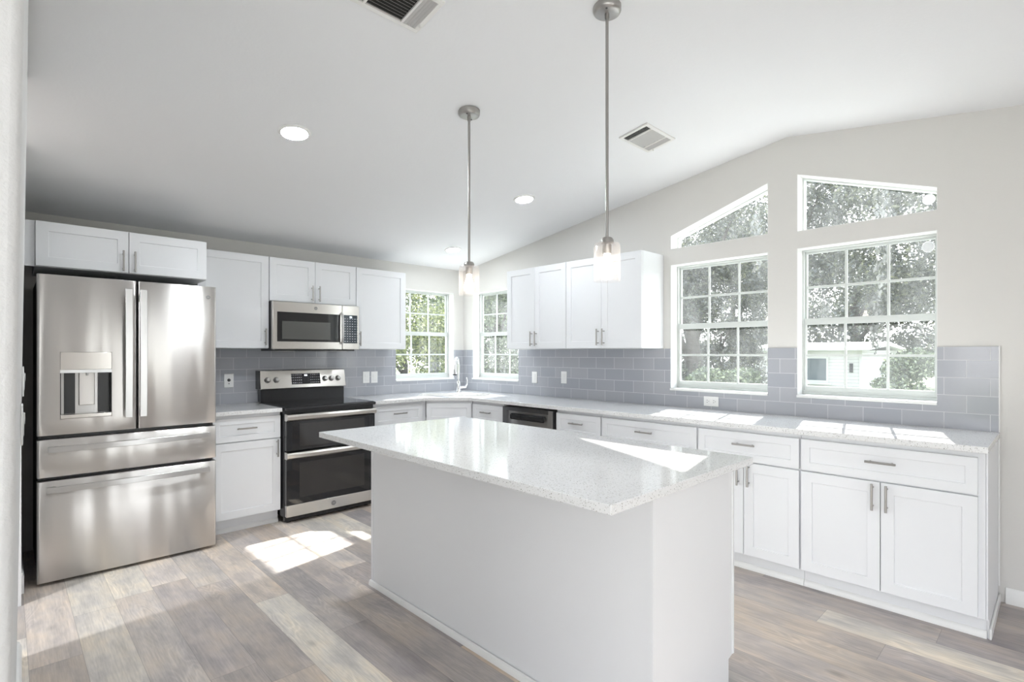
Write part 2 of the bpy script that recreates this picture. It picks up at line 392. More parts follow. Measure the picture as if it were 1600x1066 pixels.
# ------------------------------------------------------------------ mesh helpers
class MB:
    def __init__(s):
        s.v = []
        s.f = []
        s.sm = []

    def add(s, verts, faces, smooth=False):
        o = len(s.v)
        s.v += [tuple(p) for p in verts]
        s.f += [tuple(i + o for i in f) for f in faces]
        s.sm += [smooth] * len(faces)
        return s

    def box(s, x0, x1, y0, y1, z0, z1):
        x0, x1 = min(x0, x1), max(x0, x1)
        y0, y1 = min(y0, y1), max(y0, y1)
        z0, z1 = min(z0, z1), max(z0, z1)
        v = [(x0, y0, z0), (x1, y0, z0), (x1, y1, z0), (x0, y1, z0), (x0, y0, z1), (x1, y0, z1), (x1, y1, z1), (x0, y1, z1)]
        return s.add(v, [(0, 3, 2, 1), (4, 5, 6, 7), (0, 1, 5, 4), (1, 2, 6, 5), (2, 3, 7, 6), (3, 0, 4, 7)])

    def prism(s, pts, axis, a, b, holes=()):
        """2D polygon (with holes) extruded from a to b along axis: 'z' pts=(x,y), 'y' pts=(x,z), 'x' pts=(y,z)"""
        def P(p, t):
            return {'z': (p[0], p[1], t), 'y': (p[0], t, p[1]), 'x': (t, p[0], p[1])}[axis]
        loops = [list(pts)] + [list(h) for h in holes]
        flat = [p for l in loops for p in l]
        tris = tessellate_polygon([[Vector((p[0], p[1], 0)) for p in l] for l in loops])
        n = len(flat)
        v = [P(p, a) for p in flat] + [P(p, b) for p in flat]
        f = []
        if len(loops) == 1:
            f.append(tuple(range(n)))
            f.append(tuple(range(2 * n - 1, n - 1, -1)))
        else:
            f += [tuple(t) for t in tris] + [tuple(i + n for i in reversed(t)) for t in tris]
        o = 0
        for l in loops:
            k = len(l)
            for i in range(k):
                j = (i + 1) % k
                f.append((o + i, o + j, o + j + n, o + i + n))
            o += k
        return s.add(v, f)

    def cyl(s, p0, p1, r0, r1=None, n=16, caps=True):
        r1 = r0 if r1 is None else r1
        p0, p1 = Vector(p0), Vector(p1)
        d = (p1 - p0).normalized()
        a = d.orthogonal().normalized()
        b = d.cross(a)
        v = []
        for p, r in ((p0, r0), (p1, r1)):
            for i in range(n):
                t = 2 * PI * i / n
                v.append(p + a * (math.cos(t) * r) + b * (math.sin(t) * r))
        s.add(v, [(i, (i + 1) % n, n + (i + 1) % n, n + i) for i in range(n)], True)
        if caps:
            s.add(v[:n], [tuple(range(n))])
            s.add(v[n:], [tuple(range(n))])
        return s

    def lathe(s, c, prof, n=28, axis='z'):
        v = []
        for (r, h) in prof:
            for i in range(n):
                t = 2 * PI * i / n
                a, b = r * math.cos(t), r * math.sin(t)
                v.append({'z': (c[0] + a, c[1] + b, c[2] + h), 'y': (c[0] + a, c[1] + h, c[2] + b), 'x': (c[0] + h, c[1] + a, c[2] + b)}[axis])
        f = []
        for k in range(len(prof) - 1):
            for i in range(n):
                j = (i + 1) % n
                f.append((k * n + i, k * n + j, (k + 1) * n + j, (k + 1) * n + i))
        return s.add(v, f, True)

    def tube(s, pts, r, n=12, caps=True):
        pts = [Vector(p) for p in pts]
        rs = r if isinstance(r, (list, tuple)) else [r] * len(pts)
        v = []
        a = None
        for i, p in enumerate(pts):
            d = (pts[min(i + 1, len(pts) - 1)] - pts[max(i - 1, 0)]).normalized()
            a = d.orthogonal().normalized() if a is None else (a - d * a.dot(d)).normalized()
            b = d.cross(a)
            for k in range(n):
                t = 2 * PI * k / n
                v.append(p + a * (math.cos(t) * rs[i]) + b * (math.sin(t) * rs[i]))
        f = []
        for i in range(len(pts) - 1):
            for k in range(n):
                j = (k + 1) % n
                f.append((i * n + k, i * n + j, (i + 1) * n + j, (i + 1) * n + k))
        s.add(v, f, True)
        if caps:
            s.add(v[:n], [tuple(range(n))])
            s.add(v[-n:], [tuple(range(n))])
        return s

    def build(s, name, m, parent=None, bevel=0.0, seg=2):
        me = bpy.data.meshes.new(name)
        me.from_pydata(s.v, [], s.f)
        for p, k in zip(me.polygons, s.sm):
            p.use_smooth = k
        bm = bmesh.new()
        bm.from_mesh(me)
        bmesh.ops.remove_doubles(bm, verts=bm.verts, dist=1e-6)
        bmesh.ops.recalc_face_normals(bm, faces=bm.faces)
        bm.to_mesh(me)
        bm.free()
        me.set_sharp_from_angle(angle=R(38))
        me.materials.append(M[m] if isinstance(m, str) else m)
        o = bpy.data.objects.new(name, me)
        COL.objects.link(o)
        if parent:
            o.parent = parent
        if bevel:
            b = o.modifiers.new('edge', 'BEVEL')
            b.width = bevel
            b.segments = seg
            b.limit_method = 'ANGLE'
            b.angle_limit = R(40)
        return o

def thing(name, label, cat, loc=(0, 0, 0), rz=0.0, group=None):
    o = bpy.data.objects.new(name, None)
    o.empty_display_size = 0.1
    COL.objects.link(o)
    o.location = loc
    o.rotation_euler = (0, 0, rz)
    return tag(o, label, cat, group)

def tag(o, label, cat, group=None):
    o['label'] = label
    o['category'] = cat
    if group:
        o['group'] = group
    return o

def structure(o):
    o['kind'] = 'structure'
    return o

def shaker(x0, x1, z0, z1, y, fw=0.057, t=0.019, rec=0.0075):
    """a framed flat-panel front; its face stands at y, looking to -y"""
    m = MB()
    e = 0.0012
    A = [(x0, z0), (x1, z0), (x1, z1), (x0, z1)]
    B = [(x0 + fw, z0 + fw), (x1 - fw, z0 + fw), (x1 - fw, z1 - fw), (x0 + fw, z1 - fw)]
    D = [(x0 + fw + e, z0 + fw + e), (x1 - fw - e, z0 + fw + e), (x1 - fw - e, z1 - fw - e), (x0 + fw + e, z1 - fw - e)]
    v = [(a, y + t, b) for a, b in A] + [(a, y, b) for a, b in A] + [(a, y, b) for a, b in B] + [(a, y + rec, b) for a, b in D]
    f = [(0, 1, 2, 3)]
    for i in range(4):
        j = (i + 1) % 4
        f += [(i, j, 4 + j, 4 + i), (4 + i, 4 + j, 8 + j, 8 + i), (8 + i, 8 + j, 12 + j, 12 + i)]
    f.append((12, 13, 14, 15))
    return m.add(v, f)

def pull(kind, x, z, y, L=0.136, parent=None):
    """bar pull centred at x,z in front of a face at y"""
    m = MB()
    h = L / 2
    p = 0.048
    if kind == 'v':
        m.cyl((x, y - 0.031, z - h), (x, y - 0.031, z + h), 0.006, n=12)
        for k in (-p, p):
            m.cyl((x, y, z + k), (x, y - 0.031, z + k), 0.0045, n=10)
    else:
        m.cyl((x - h, y - 0.031, z), (x + h, y - 0.031, z), 0.006, n=12)
        for k in (-p, p):
            m.cyl((x + k, y, z), (x + k, y - 0.031, z), 0.0045, n=10)
    return m.build('handle', 'nickel', parent)

def fronts_on(root, fronts, depth):
    for (kind, x0, x1, z0, z1, hd) in fronts:
        fw = 0.057 if kind == 'door' else 0.045
        d = shaker(x0, x1, z0, z1, -depth, fw).build(kind, 'cab', root, 0.0013)
        if hd:
            pull(hd[0], hd[1], hd[2], -depth, parent=d)

def cabinet(name, label, cat, loc, rz, W, z0, z1, depth, fronts, group, base=True, back=0.002):
    root = thing(name, label, cat, loc, rz, group)
    MB().box(0.0006, W - 0.0006, -depth + 0.020, -back, z0, z1).build('carcass', 'cab', root, 0.001)
    if base:
        MB().box(0.0006, W - 0.0006, -depth + 0.075, -depth + 0.09, 0.0, z0 - 0.0005).build('toe_kick', 'cab', root)
        MB().prism([(-depth + 0.0745, 0.0), (-depth + 0.060, 0.0), (-depth + 0.060, 0.014), (-depth + 0.066, 0.028), (-depth + 0.0745, 0.034)], 'x', 0.0006, W - 0.0006).build('shoe_moulding', 'trim', root)
    fronts_on(root, fronts, depth)
    return root

# ------------------------------------------------------------------ room shell
ZB = 2.303            # ceiling height at the range wall
RY, RZ = -3.62, 2.83  # ridge
YR = -7.24            # rear wall
XL = -8.2             # far left end
SL = (RZ - ZB) / (0 - RY)

def ceil_z(y):
    return ZB - SL * y if y >= RY else RZ + SL * (y - RY)

structure(MB().box(XL - 0.2, 0.16, YR - 0.2, 0.16, -0.06, 0.0).build('floor', 'floor'))
cp = [(0.16, ceil_z(0) - SL * 0.16), (RY, RZ), (YR - 0.2, ceil_z(YR) - SL * 0.2)]
structure(MB().prism(cp + [(p[0], p[1] + 0.12) for p in reversed(cp)], 'x', XL - 0.2, 0.16).build('ceiling', 'ceil'))

WT = 0.16
# right wall: columns of solid pieces between the openings (y descending)
wr = MB()
O1, O2, O3 = (-0.177, -0.946), (-2.726, -3.495), (-3.688, -4.450)
zs0, zs1 = 1.043, 2.055
T1 = (2.182, 2.290, 2.546)   # sill, top at left, top at right of the left gable light
T2 = (2.170, 2.560, 2.303)

def col(mb, ya, yb, lo, hi, x0=0.0, x1=WT):
    """solid between lo and hi (each (z at ya, z at yb))"""
    mb.prism([(ya, lo[0]), (yb, lo[1]), (yb, hi[1]), (ya, hi[0])], 'x', x0, x1)

def cz2(a, b):
    return (ceil_z(a), ceil_z(b))
col(wr, 0.0, O1[0], (0, 0), cz2(0, O1[0]))
col(wr, *O1, (0, 0), (zs0, zs0)); col(wr, *O1, (2.035, 2.035), cz2(*O1))
col(wr, O1[1], O2[0], (0, 0), cz2(O1[1], O2[0]))
col(wr, *O2, (0, 0), (zs0, zs0)); col(wr, *O2, (zs1, zs1), (T1[0], T1[0])); col(wr, *O2, (T1[1], T1[2]), cz2(*O2))
col(wr, O2[1], RY, (0, 0), cz2(O2[1], RY)); col(wr, RY, O3[0], (0, 0), cz2(RY, O3[0]))
col(wr, *O3, (0, 0), (zs0, zs0)); col(wr, *O3, (zs1, zs1), (T2[0], T2[0])); col(wr, *O3, (T2[1], T2[2]), cz2(*O3))
col(wr, O3[1], YR, (0, 0), cz2(O3[1], YR))
structure(wr.build('wall_right', 'wall'))

# back (range) wall
wb_ = MB()
BX = (-0.897, -0.141)
wb_.box(XL, BX[0], 0, WT, 0, ZB)
wb_.box(BX[0], BX[1], 0, WT, 0, zs0)
wb_.box(BX[0], BX[1], 0, WT, 2.035, ZB)
wb_.box(BX[1], WT, 0, WT, 0, ZB)
structure(wb_.build('wall_back', 'wall'))

# rear wall behind the camera with unglazed openings and open end added for daylight
wf = MB()
hz = ceil_z(YR)
openings = [(-7.7, -4.2), (-2.75, -1.92)]
xa = XL
for o0, o1 in openings:
    wf.box(xa, o0, YR - WT, YR, 0, hz)
    wf.box(o0, o1, YR - WT, YR, 2.20, hz)
    xa = o1
wf.box(xa, 0, YR - WT, YR, 0, hz)
structure(wf.build('wall_rear', 'wall'))
we = MB()
for ya, yb in ((0, -0.6), (-0.6, RY), (RY, -6.6), (-6.6, YR)):
    if ya in (0, -0.6, -6.6):
        col(we, ya, yb, (0, 0), cz2(ya, yb), XL - WT, XL)
    else:
        col(we, ya, yb, (2.12, 2.12), cz2(ya, yb), XL - WT, XL)
structure(we.build('wall_end', 'wall'))
structure(MB().box(-1.62, -0.80, YR + 0.001, YR + 0.05, 0.0, 2.03).build('reflection_door', 'wood_door'))  # unseen door, added for a warm streak in the refrigerator steel

# left: short wall beside the refrigerator, and the nearer wall end that edges the picture
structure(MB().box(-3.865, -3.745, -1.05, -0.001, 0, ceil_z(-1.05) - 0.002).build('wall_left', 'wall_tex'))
MBl = MB()
def leftx(y, z):
    return -3.770 - 0.0187 * (-1.73 - y) + 0.034 * z / 2.55
pts = []
for y in (-1.73, -3.95):
    for x_off in (0.0, -0.12):
        for z in (0.0, ceil_z(y) - 0.004):
            pts.append((leftx(y, z) + x_off, y, z))
MBl.add(pts, [(0, 1, 5, 4), (2, 3, 7, 6), (0, 2, 3, 1), (4, 5, 7, 6), (1, 3, 7, 5), (0, 4, 6, 2)])
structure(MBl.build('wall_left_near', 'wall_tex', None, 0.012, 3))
structure(MB().box(-3.744, -3.731, -0.86, -0.02, 0, 0.10).box(-3.744, -3.735, -0.86, -0.02, 0.10, 0.115).build('baseboard_left', 'trim'))
nb = MB()
for y0, y1 in ((-1.80, -3.94),):
    v = []
    for y in (y0, y1):
        x = leftx(y, 0) + 0.0015
        v += [(x, y, 0), (x + 0.015, y, 0), (x + 0.015, y, 0.085), (x + 0.008, y, 0.105), (x, y, 0.11)]
    nb.add(v, [(0, 1, 2, 3, 4), (9, 8, 7, 6, 5)] + [(i, (i + 1) % 5, 5 + (i + 1) % 5, 5 + i) for i in range(5)])
structure(nb.build('baseboard_left_near', 'trim'))
structure(MB().prism([(0.0, 0.0), (-0.013, 0.0), (-0.013, 0.058), (-0.009, 0.066), (-0.009, 0.074), (-0.004, 0.083), (0.0, 0.083)], 'y', -4.745, -6.05).build('baseboard_right', 'trim'))

# ------------------------------------------------------------------ tile
tb = MB()
TZ = 1.379
tb.box(-2.90, BX[0], -0.008, -0.0005, 0.9145, TZ)
tb.box(BX[0], BX[1], -0.008, -0.0005, 0.9145, zs0)
tb.box(BX[1], -0.0085, -0.008, -0.0005, 0.9145, TZ)
tag(tb.build('tile_backsplash', 'tile_b'), 'grey glass subway tile backsplash on the range wall', 'backsplash', 'tile backsplashes')
tr_root = thing('tile_backsplash', 'grey glass subway tile backsplash below the windows on the right wall', 'backsplash', group='tile backsplashes')
tr = MB()
for y0, y1, zt in ((0.0, O1[0], TZ), (O1[0], O1[1], zs0), (O1[1], O2[0], TZ), (O2[0], O2[1], zs0), (O2[1], O3[0], TZ), (O3[0], O3[1], zs0), (O3[1], -4.716, TZ)):
    tr.box(-0.008, -0.0005, y0 - (0.0 if y0 else 0.0005), y1, 0.9145, zt)
tr.build('tiles', 'tile_r', tr_root)
te = MB().box(-0.0095, -0.0005, -4.7165, -4.7215, 0.9145, TZ + 0.004)
te.build('edge_trim', 'trim', tr_root)

# ------------------------------------------------------------------ windows (local: x along the wall, +y outwards)
def window(name, loc, rz, W, z0, z1, mid, pane):
    root = thing(name, None, None, loc, rz)
    del root['label'], root['category']
    structure(root)
    m = MB()
    y0, y1, fw = 0.098, 0.152, 0.012
    m.box(0, fw, y0, y1, z0, z1); m.box(W - fw, W, y0, y1, z0, z1)
    m.box(fw, W - fw, y0, y1, z1 - fw, z1); m.box(fw, W - fw, y0 - 0.006, y1, z0, z0 + 0.034)
    m.box(fw, W - fw, y0, y1, z0 + 0.034, z0 + 0.044)
    structure(m.build('frame', 'vinyl', root, 0.0015))
    structure(MB().box(0.0, W, -0.016, y0 - 0.0065, z0, z0 + 0.018).build('sill', 'trim', root, 0.002))
    structure(MB().box(0.0, 0.003, 0.0, y0 - 0.0065, z0 + 0.0185, z1).box(W - 0.003, W, 0.0, y0 - 0.0065, z0 + 0.0185, z1).box(0.003, W - 0.003, 0.0, y0 - 0.0065, z1 - 0.003, z1).build('jamb_lining', 'trim', root))
    for nm, za, zb, yc, br, tr_ in (('upper_sash', mid - 0.012, z1 - fw, 0.133, 0.026, 0.016), ('lower_sash', z0 + 0.044, mid + 0.028, 0.111, 0.030, 0.042)):
        s = MB()
        a, b, st, h = fw + 0.001, W - fw - 0.001, 0.013, 0.009
        s.box(a, a + st, yc - h, yc + h, za, zb); s.box(b - st, b, yc - h, yc + h, za, zb)
        s.box(a + st, b - st, yc - h, yc + h, za, za + br); s.box(a + st, b - st, yc - h, yc + h, zb - tr_, zb)
        structure(s.build(nm, 'vinyl', root, 0.0012))
        g = MB()
        ga, gb, gz0, gz1 = a + st, b - st, za + br, zb - tr_
        for k in (1, 2):
            x = ga + (gb - ga) * k / 3
            g.box(x - 0.007, x + 0.007, yc - 0.006, yc + 0.006, gz0, gz1)
        zc = (gz0 + gz1) / 2
        for k in range(3):
            xa = ga + (gb - ga) * k / 3 + (0.008 if k else 0)
            xb = ga + (gb - ga) * (k + 1) / 3 - (0.008 if k < 2 else 0)
            g.box(xa, xb, yc - 0.006, yc + 0.006, zc - 0.008, zc + 0.008)
        structure(g.build('muntins', 'vinyl', root))
        structure(MB().box(ga, gb, yc + 0.007, yc + 0.0085, gz0, gz1).build('glass', pane, root))
    return root

MIDZ = 1.552
window('window_1', (BX[0], 0, 0), 0, BX[1] - BX[0], zs0, 2.035, MIDZ, 'pane_clear')
window('window_2', (0, O1[0], 0), R(-90), O1[0] - O1[1], zs0, 2.035, MIDZ, 'pane')
window('window_3', (0, O2[0], 0), R(-90), O2[0] - O2[1], zs0, zs1, MIDZ, 'pane')
w4 = window('window_4', (0, O3[0], 0), R(-90), O3[0] - O3[1], zs0, zs1, MIDZ, 'pane')

def gable_light(name, loc, W, zb, za, zc):
    root = thing(name, None, None, loc, R(-90))
    del root['label'], root['category']
    structure(root)
    outer = [(0, zb), (W, zb), (W, zc), (0, za)]
    sl_ = (zc - za) / W
    fw = 0.012
    k = fw * math.sqrt(1 + sl_ * sl_)
    inner = [(fw, zb + fw), (W - fw, zb + fw), (W - fw, za + sl_ * (W - fw) - k), (fw, za + sl_ * fw - k)]
    structure(MB().prism(outer, 'y', 0.100, 0.150, [inner]).build('frame', 'vinyl', root))
    e = 0.003
    structure(MB().prism(outer, 'y', 0.0, 0.099, [[(e, zb + e), (W - e, zb + e), (W - e, za + sl_ * (W - e) - e * 1.1), (e, za + sl_ * e - e * 1.1)]]).build('jamb_lining', 'trim', root))
    structure(MB().prism(inner, 'y', 0.125, 0.1265).build('glass', 'pane', root))
    return root
gable_light('window_5', (0, O2[0], 0), O2[0] - O2[1], *T1)
w6 = gable_light('window_6', (0, O3[0], 0), O3[0] - O3[1], *T2)
for k, (root, lx, lz) in enumerate(((w4, 0.700, 1.985), (w6, 0.705, 2.268))):
    s = MB()
    yf = 0.1225 if k else 0.1325
    s.lathe((lx, yf, lz), [(0.0, -0.003), (0.020, -0.003), (0.022, -0.0015), (0.024, -0.003), (0.030, -0.003), (0.032, 0.0)], 24, 'y')
    s.build('suncatcher_disc', 'sticker', root)['kind'] = 'structure'

# ------------------------------------------------------------------ wall cabinets
ZU0, ZU1 = 1.381, 2.144
DU = 0.325
GU = 'white shaker wall cabinets'
def upper_pair(label, loc, rz, W, z0=ZU0, z1=ZU1, depth=DU, zc=None, hx=0.029, x0=0.0, x1=None, c=None):
    x1 = W if x1 is None else x1
    c = (x0 + x1) / 2 if c is None else c
    zc = z0 + 0.095 if zc is None else zc
    fr = [('door', x0 + 0.0015, c - 0.0015, z0 + 0.004, z1 - 0.002, ('v', c - hx, zc)),
          ('door', c + 0.0015, x1 - 0.0015, z0 + 0.004, z1 - 0.002, ('v', c + hx, zc))]
    return cabinet('wall_cabinet', label, 'cabinet', loc, rz, W, z0, z1, depth, fr, GU, base=False)

# over the refrigerator, deeper, with a filler strip to the left wall
fc = upper_pair('wide low white cabinet with two doors above the refrigerator', (-3.678, 0, 0), 0, 0.900, 1.868, ZU1, 0.605, 1.945, 0.031)
MB().box(-0.0635, -0.001, -0.575, -0.558, 1.868, ZU1).build('filler_strip', 'cab', fc)
cabinet('wall_cabinet', 'tall white single door cabinet between the refrigerator and microwave', 'cabinet', (-2.776, 0, 0), 0, 0.514, ZU0, ZU1, DU,
        [('door', 0.002, 0.511, ZU0 + 0.004, ZU1 - 0.002, ('v', 0.482, ZU0 + 0.095))], GU, base=False)
upper_pair('short white two door cabinet directly above the microwave', (-2.260, 0, 0), 0, 0.760, 1.777, ZU1, DU, 1.862, 0.031)
cabinet('wall_cabinet', 'white single door cabinet right of the microwave, beside the corner window', 'cabinet', (-1.498, 0, 0), 0, 0.526, ZU0, ZU1, DU,
        [('door', 0.002, 0.525, ZU0 + 0.004, ZU1 - 0.002, ('v', 0.030, ZU0 + 0.095))], GU, base=False)
upper_pair('white two door cabinet on the window wall nearer the corner', (0, -1.115, 0), R(-90), 0.768, c=0.381)
upper_pair('white two door cabinet on the window wall nearer the big windows', (0, -1.885, 0), R(-90), 0.776, c=0.389)

# ------------------------------------------------------------------ base cabinets
ZT = 0.914
ZC = 0.884   # underside of the slabs
DB = 0.61
GB = 'white shaker base cabinets'
D0, D1, E0, E1 = 0.682, 0.856, 0.112, 0.674   # drawer and door heights

def base(label, loc, rz, W, fr, z1=ZC - 0.001):
    return cabinet('base_cabinet', label, 'cabinet', loc, rz, W, 0.105, z1, DB, fr, GB)
base('white base cabinet with drawer and one door between the refrigerator and range', (-2.772, 0, 0), 0, 0.504,
     [('drawer', 0.030, 0.500, D0, D1, ('h', 0.252, 0.778)), ('door', 0.030, 0.500, E0, E1, ('v', 0.472, 0.602))])
base('white base cabinet with drawer right of the range', (-1.492, 0, 0), 0, 0.577,
     [('drawer', 0.020, 0.528, D0, D1, ('h', 0.274, 0.785)), ('door', 0.020, 0.528, E0, E1, ('v', 0.06, 0.602))])
base('narrow white base cabinet with drawer left of the dishwasher', (0, -0.915, 0), R(-90), 0.462,
     [('drawer', 0.020, 0.456, D0, D1, ('h', 0.236, 0.785)), ('door', 0.020, 0.456, E0, E1, ('v', 0.06, 0.602))])
base('narrow white base cabinet with drawer right of the dishwasher', (0, -2.024, 0), R(-90), 0.465,
     [('drawer', 0.006, 0.459, D0, D1, ('h', 0.232, 0.785)), ('door', 0.006, 0.459, E0, E1, ('v', 0.06, 0.602))])
base('white base cabinet with wide drawer behind the island, below the left tall window', (0, -2.490, 0), R(-90), 0.786,
     [('drawer', 0.006, 0.780, D0, D1, ('h', 0.392, 0.785)),
      ('door', 0.006, 0.391, E0, E1, ('v', 0.361, 0.602)), ('door', 0.395, 0.780, E0, E1, ('v', 0.425, 0.602))])
base('white base cabinet half hidden by the island end, second from the right', (0, -3.277, 0), R(-90), 0.628,
     [('drawer', 0.006, 0.622, D0, D1, ('h', 0.312, 0.785)),
      ('door', 0.006, 0.302, E0, E1, ('v', 0.274, 0.602)), ('door', 0.306, 0.622, E0, E1, ('v', 0.338, 0.602))])
eb = base('white base cabinet with wide drawer and two doors at the right end of the counter', (0, -3.906, 0), R(-90), 0.802,
          [('drawer', 0.004, 0.774, D0, D1, ('h', 0.392, 0.779)),
           ('door', 0.004, 0.386, E0, E1, ('v', 0.356, 0.598)), ('door', 0.390, 0.774, E0, E1, ('v', 0.418, 0.598))])
MB().prism([(-0.590, 0.10), (-0.590, ZC - 0.001), (-0.012, ZC - 0.001), (-0.012, 0.0), (-0.540, 0.0), (-0.540, 0.10)], 'x', 0.8025, 0.809).build('end_panel', 'cab', eb)
MB().box(0.8095, 0.816, -0.020, -0.010, 0.09, ZC - 0.001).build('scribe_moulding', 'trim', eb)
MB().box(0.8095, 0.820, -0.552, -0.0135, 0.0, 0.050).build('end_moulding', 'trim', eb, 0.004)

# diagonal corner sink cabinet
ck = thing('corner_sink_cabinet', 'white diagonal corner cabinet with false drawer front under the sink', 'cabinet', (0, 0, 0))
MB().prism([(-0.913, -0.002), (-0.913, -0.590), (-0.590, -0.913), (-0.002, -0.913), (-0.002, -0.002)], 'z', 0.105, 0.62).build('carcass', 'cab', ck)
# a real diagonal face: built square to itself, then turned by 45 degrees
dg = Matrix.Rotation(R(-45), 4, 'Z')
c_mid = Vector((-0.7515, -0.7515, 0))
hw = 0.2285
def diag(mb):
    mb.v = [tuple(dg @ Vector(p) + c_mid) for p in mb.v]
    return mb
diag(MB().box(-hw + 0.003, hw - 0.003, 0.0005, 0.02, 0.621, ZC - 0.001)).build('face_rail', 'cab', ck)
d_ = diag(shaker(-hw + 0.012, hw - 0.012, D0, D1, -0.019, 0.045)).build('false_drawer_front', 'cab', ck, 0.0013)
diag(shaker(-hw + 0.012, hw - 0.012, E0, E1, -0.019, 0.057)).build('door', 'cab', ck, 0.0013)
diag(MB().box(-hw, hw, 0.05, 0.062, 0.0, 0.1045)).build('toe_kick', 'cab', ck)

# ------------------------------------------------------------------ worktops
sk_c = Vector((-0.515, -0.515, 0))
def rrect(hx, hy, r, n=5):
    out = []
    for cx, cy, a0 in ((hx - r, hy - r, 0), (-hx + r, hy - r, 90), (-hx + r, -hy + r, 180), (hx - r, -hy + r, 270)):
        for k in range(n + 1):
            a = R(a0 + 90 * k / n)
            out.append((cx + r * math.cos(a), cy + r * math.sin(a)))
    return out
def diag2(pts):
    return [tuple((dg @ Vector((p[0], p[1], 0)) + sk_c)[:2]) for p in pts]
hole = diag2(rrect(0.36, 0.19, 0.05))
CF = -0.648
outer = [(-1.493, -0.0085), (-1.493, CF), (-0.925, CF), (CF, -0.925), (CF, -4.7205), (-0.0085, -4.7205), (-0.0085, -0.0085)]
tag(MB().prism(outer, 'z', ZC, ZT, [hole]).build('worktop', 'quartz', None, 0.002), 'white speckled quartz worktop wrapping the corner under the windows', 'worktop', 'quartz worktops')
tag(MB().box(-2.772, -2.272, CF, -0.0085, ZC, ZT).build('worktop', 'quartz', None, 0.002), 'short white quartz worktop between the refrigerator and range', 'worktop', 'quartz worktops')

# sink basin hung under the slab
sk = thing('sink', 'white undermount sink set across the corner of the worktop', 'sink', (0, 0, 0))
bs = MB()
rings = [(0.372, 0.202, 0.055, ZC - 0.0015), (0.362, 0.192, 0.05, ZC - 0.0015), (0.355, 0.185, 0.05, 0.72), (0.33, 0.16, 0.05, 0.70)]
vv, ff = [], []
nn = None
for hx, hy, r, z in rings:
    pts_ = diag2(rrect(hx, hy, r))
    nn = len(pts_)
    vv += [(p[0], p[1], z) for p in pts_]
for k in range(len(rings) - 1):
    for i in range(nn):
        j = (i + 1) % nn
        ff.append((k * nn + i, k * nn + j, (k + 1) * nn + j, (k + 1) * nn + i))
ff.append(tuple(range((len(rings) - 1) * nn, len(rings) * nn)))
bs.add(vv, ff)
bs.build('basin', 'sink', sk)
MB().lathe((sk_c.x, sk_c.y, 0.7005), [(0.0, 0.001), (0.03, 0.001), (0.042, 0.004), (0.045, 0.0)], 20).build('drain', 'chrome', sk)

# faucet
fa = thing('faucet', 'chrome pull down gooseneck faucet at the corner sink', 'faucet', (-0.262, -0.250, ZT))
MB().lathe((0, 0, 0), [(0.0, 0.0), (0.030, 0.0), (0.030, 0.008), (0.024, 0.016), (0.023, 0.075), (0.019, 0.11), (0.0145, 0.12), (0.0145, 0.125)], 24).build('body', 'chrome', fa)
sd = Vector((-0.78, -0.62, 0)).normalized()
arc = [Vector((0, 0, 0.12)), Vector((0, 0, 0.22)), Vector((0, 0, 0.305))]
for k in range(1, 13):
    a = PI * k / 12
    arc.append(Vector((0, 0, 0.305)) + sd * (0.072 * (1 - math.cos(a))) + Vector((0, 0, 0.072 * math.sin(a))))
MB().tube(arc, 0.0135, 14).build('spout', 'chrome', fa)
tip = arc[-1]
dn = (Vector((0, 0, -1)) + sd * 0.12).normalized()
MB().cyl(tip, tip + dn * 0.03, 0.0145, 0.016, 16).cyl(tip + dn * 0.03, tip + dn * 0.105, 0.016, 0.024, 16).build('spray_head', 'chrome', fa)
MB().cyl(tip + dn * 0.1055, tip + dn * 0.115, 0.023, 0.021, 16).build('spray_nozzle', 'rubber', fa)
rt = Vector((0.7071, -0.7071, 0))
MB().cyl(rt * 0.018 + Vector((0, 0, 0.05)), rt * 0.085 + Vector((0, 0, 0.058)), 0.014, 0.013, 14).tube(
    [rt * 0.078 + Vector((0, 0, 0.058)), rt * 0.098 + Vector((0, 0, 0.085)), rt * 0.097 + Vector((0, 0, 0.125)), rt * 0.088 + Vector((0, 0, 0.162))],
    [0.012, 0.0095, 0.0075, 0.006], 10).build('lever', 'chrome', fa)

# ------------------------------------------------------------------ dishwasher
dw = thing('dishwasher', 'dark stainless dishwasher with pocket handle between narrow drawers', 'dishwasher', (0, -1.392, 0), R(-90))
Wd = 0.624
MB().box(0.004, Wd - 0.004, -0.585, -0.01, 0.09, 0.868).build('tub', 'dark', dw)
d_ = MB()
xa, xb, za, zb = 0.092, 0.535, 0.690, 0.832
d_.box(0.004, Wd - 0.006, -0.606, -0.586, 0.115, 0.865)
d_.box(0.004, xa - 0.03, -0.632, -0.606, 0.115, 0.865); d_.box(xb + 0.05, Wd - 0.006, -0.632, -0.606, 0.115, 0.865)
d_.box(xa - 0.03, xb + 0.05, -0.632, -0.606, zb, 0.865); d_.box(xa - 0.03, xb + 0.05, -0.632, -0.606, 0.115, za)
d_.build('door', 'slate', dw, 0.002)
MB().box(xa - 0.029, xb + 0.049, -0.6105, -0.6065, za + 0.001, zb - 0.001).build('pocket_back', 'steel_h', dw)
h_ = MB().prism([(-0.631, 0.758), (-0.640, 0.768), (-0.640, 0.800), (-0.628, 0.810), (-0.611, 0.810), (-0.611, 0.800), (-0.622, 0.796), (-0.622, 0.766)], 'x', xa + 0.02, xb - 0.02)
h_.build('handle', 'black', dw)
MB().box(Wd - 0.054, Wd - 0.0065, -0.6335, -0.632, 0.116, 0.864).build('door_edge', 'steel_h', dw)
MB().box(0.01, Wd - 0.01, -0.55, -0.535, 0.0, 0.089).build('toe_panel', 'black', dw)

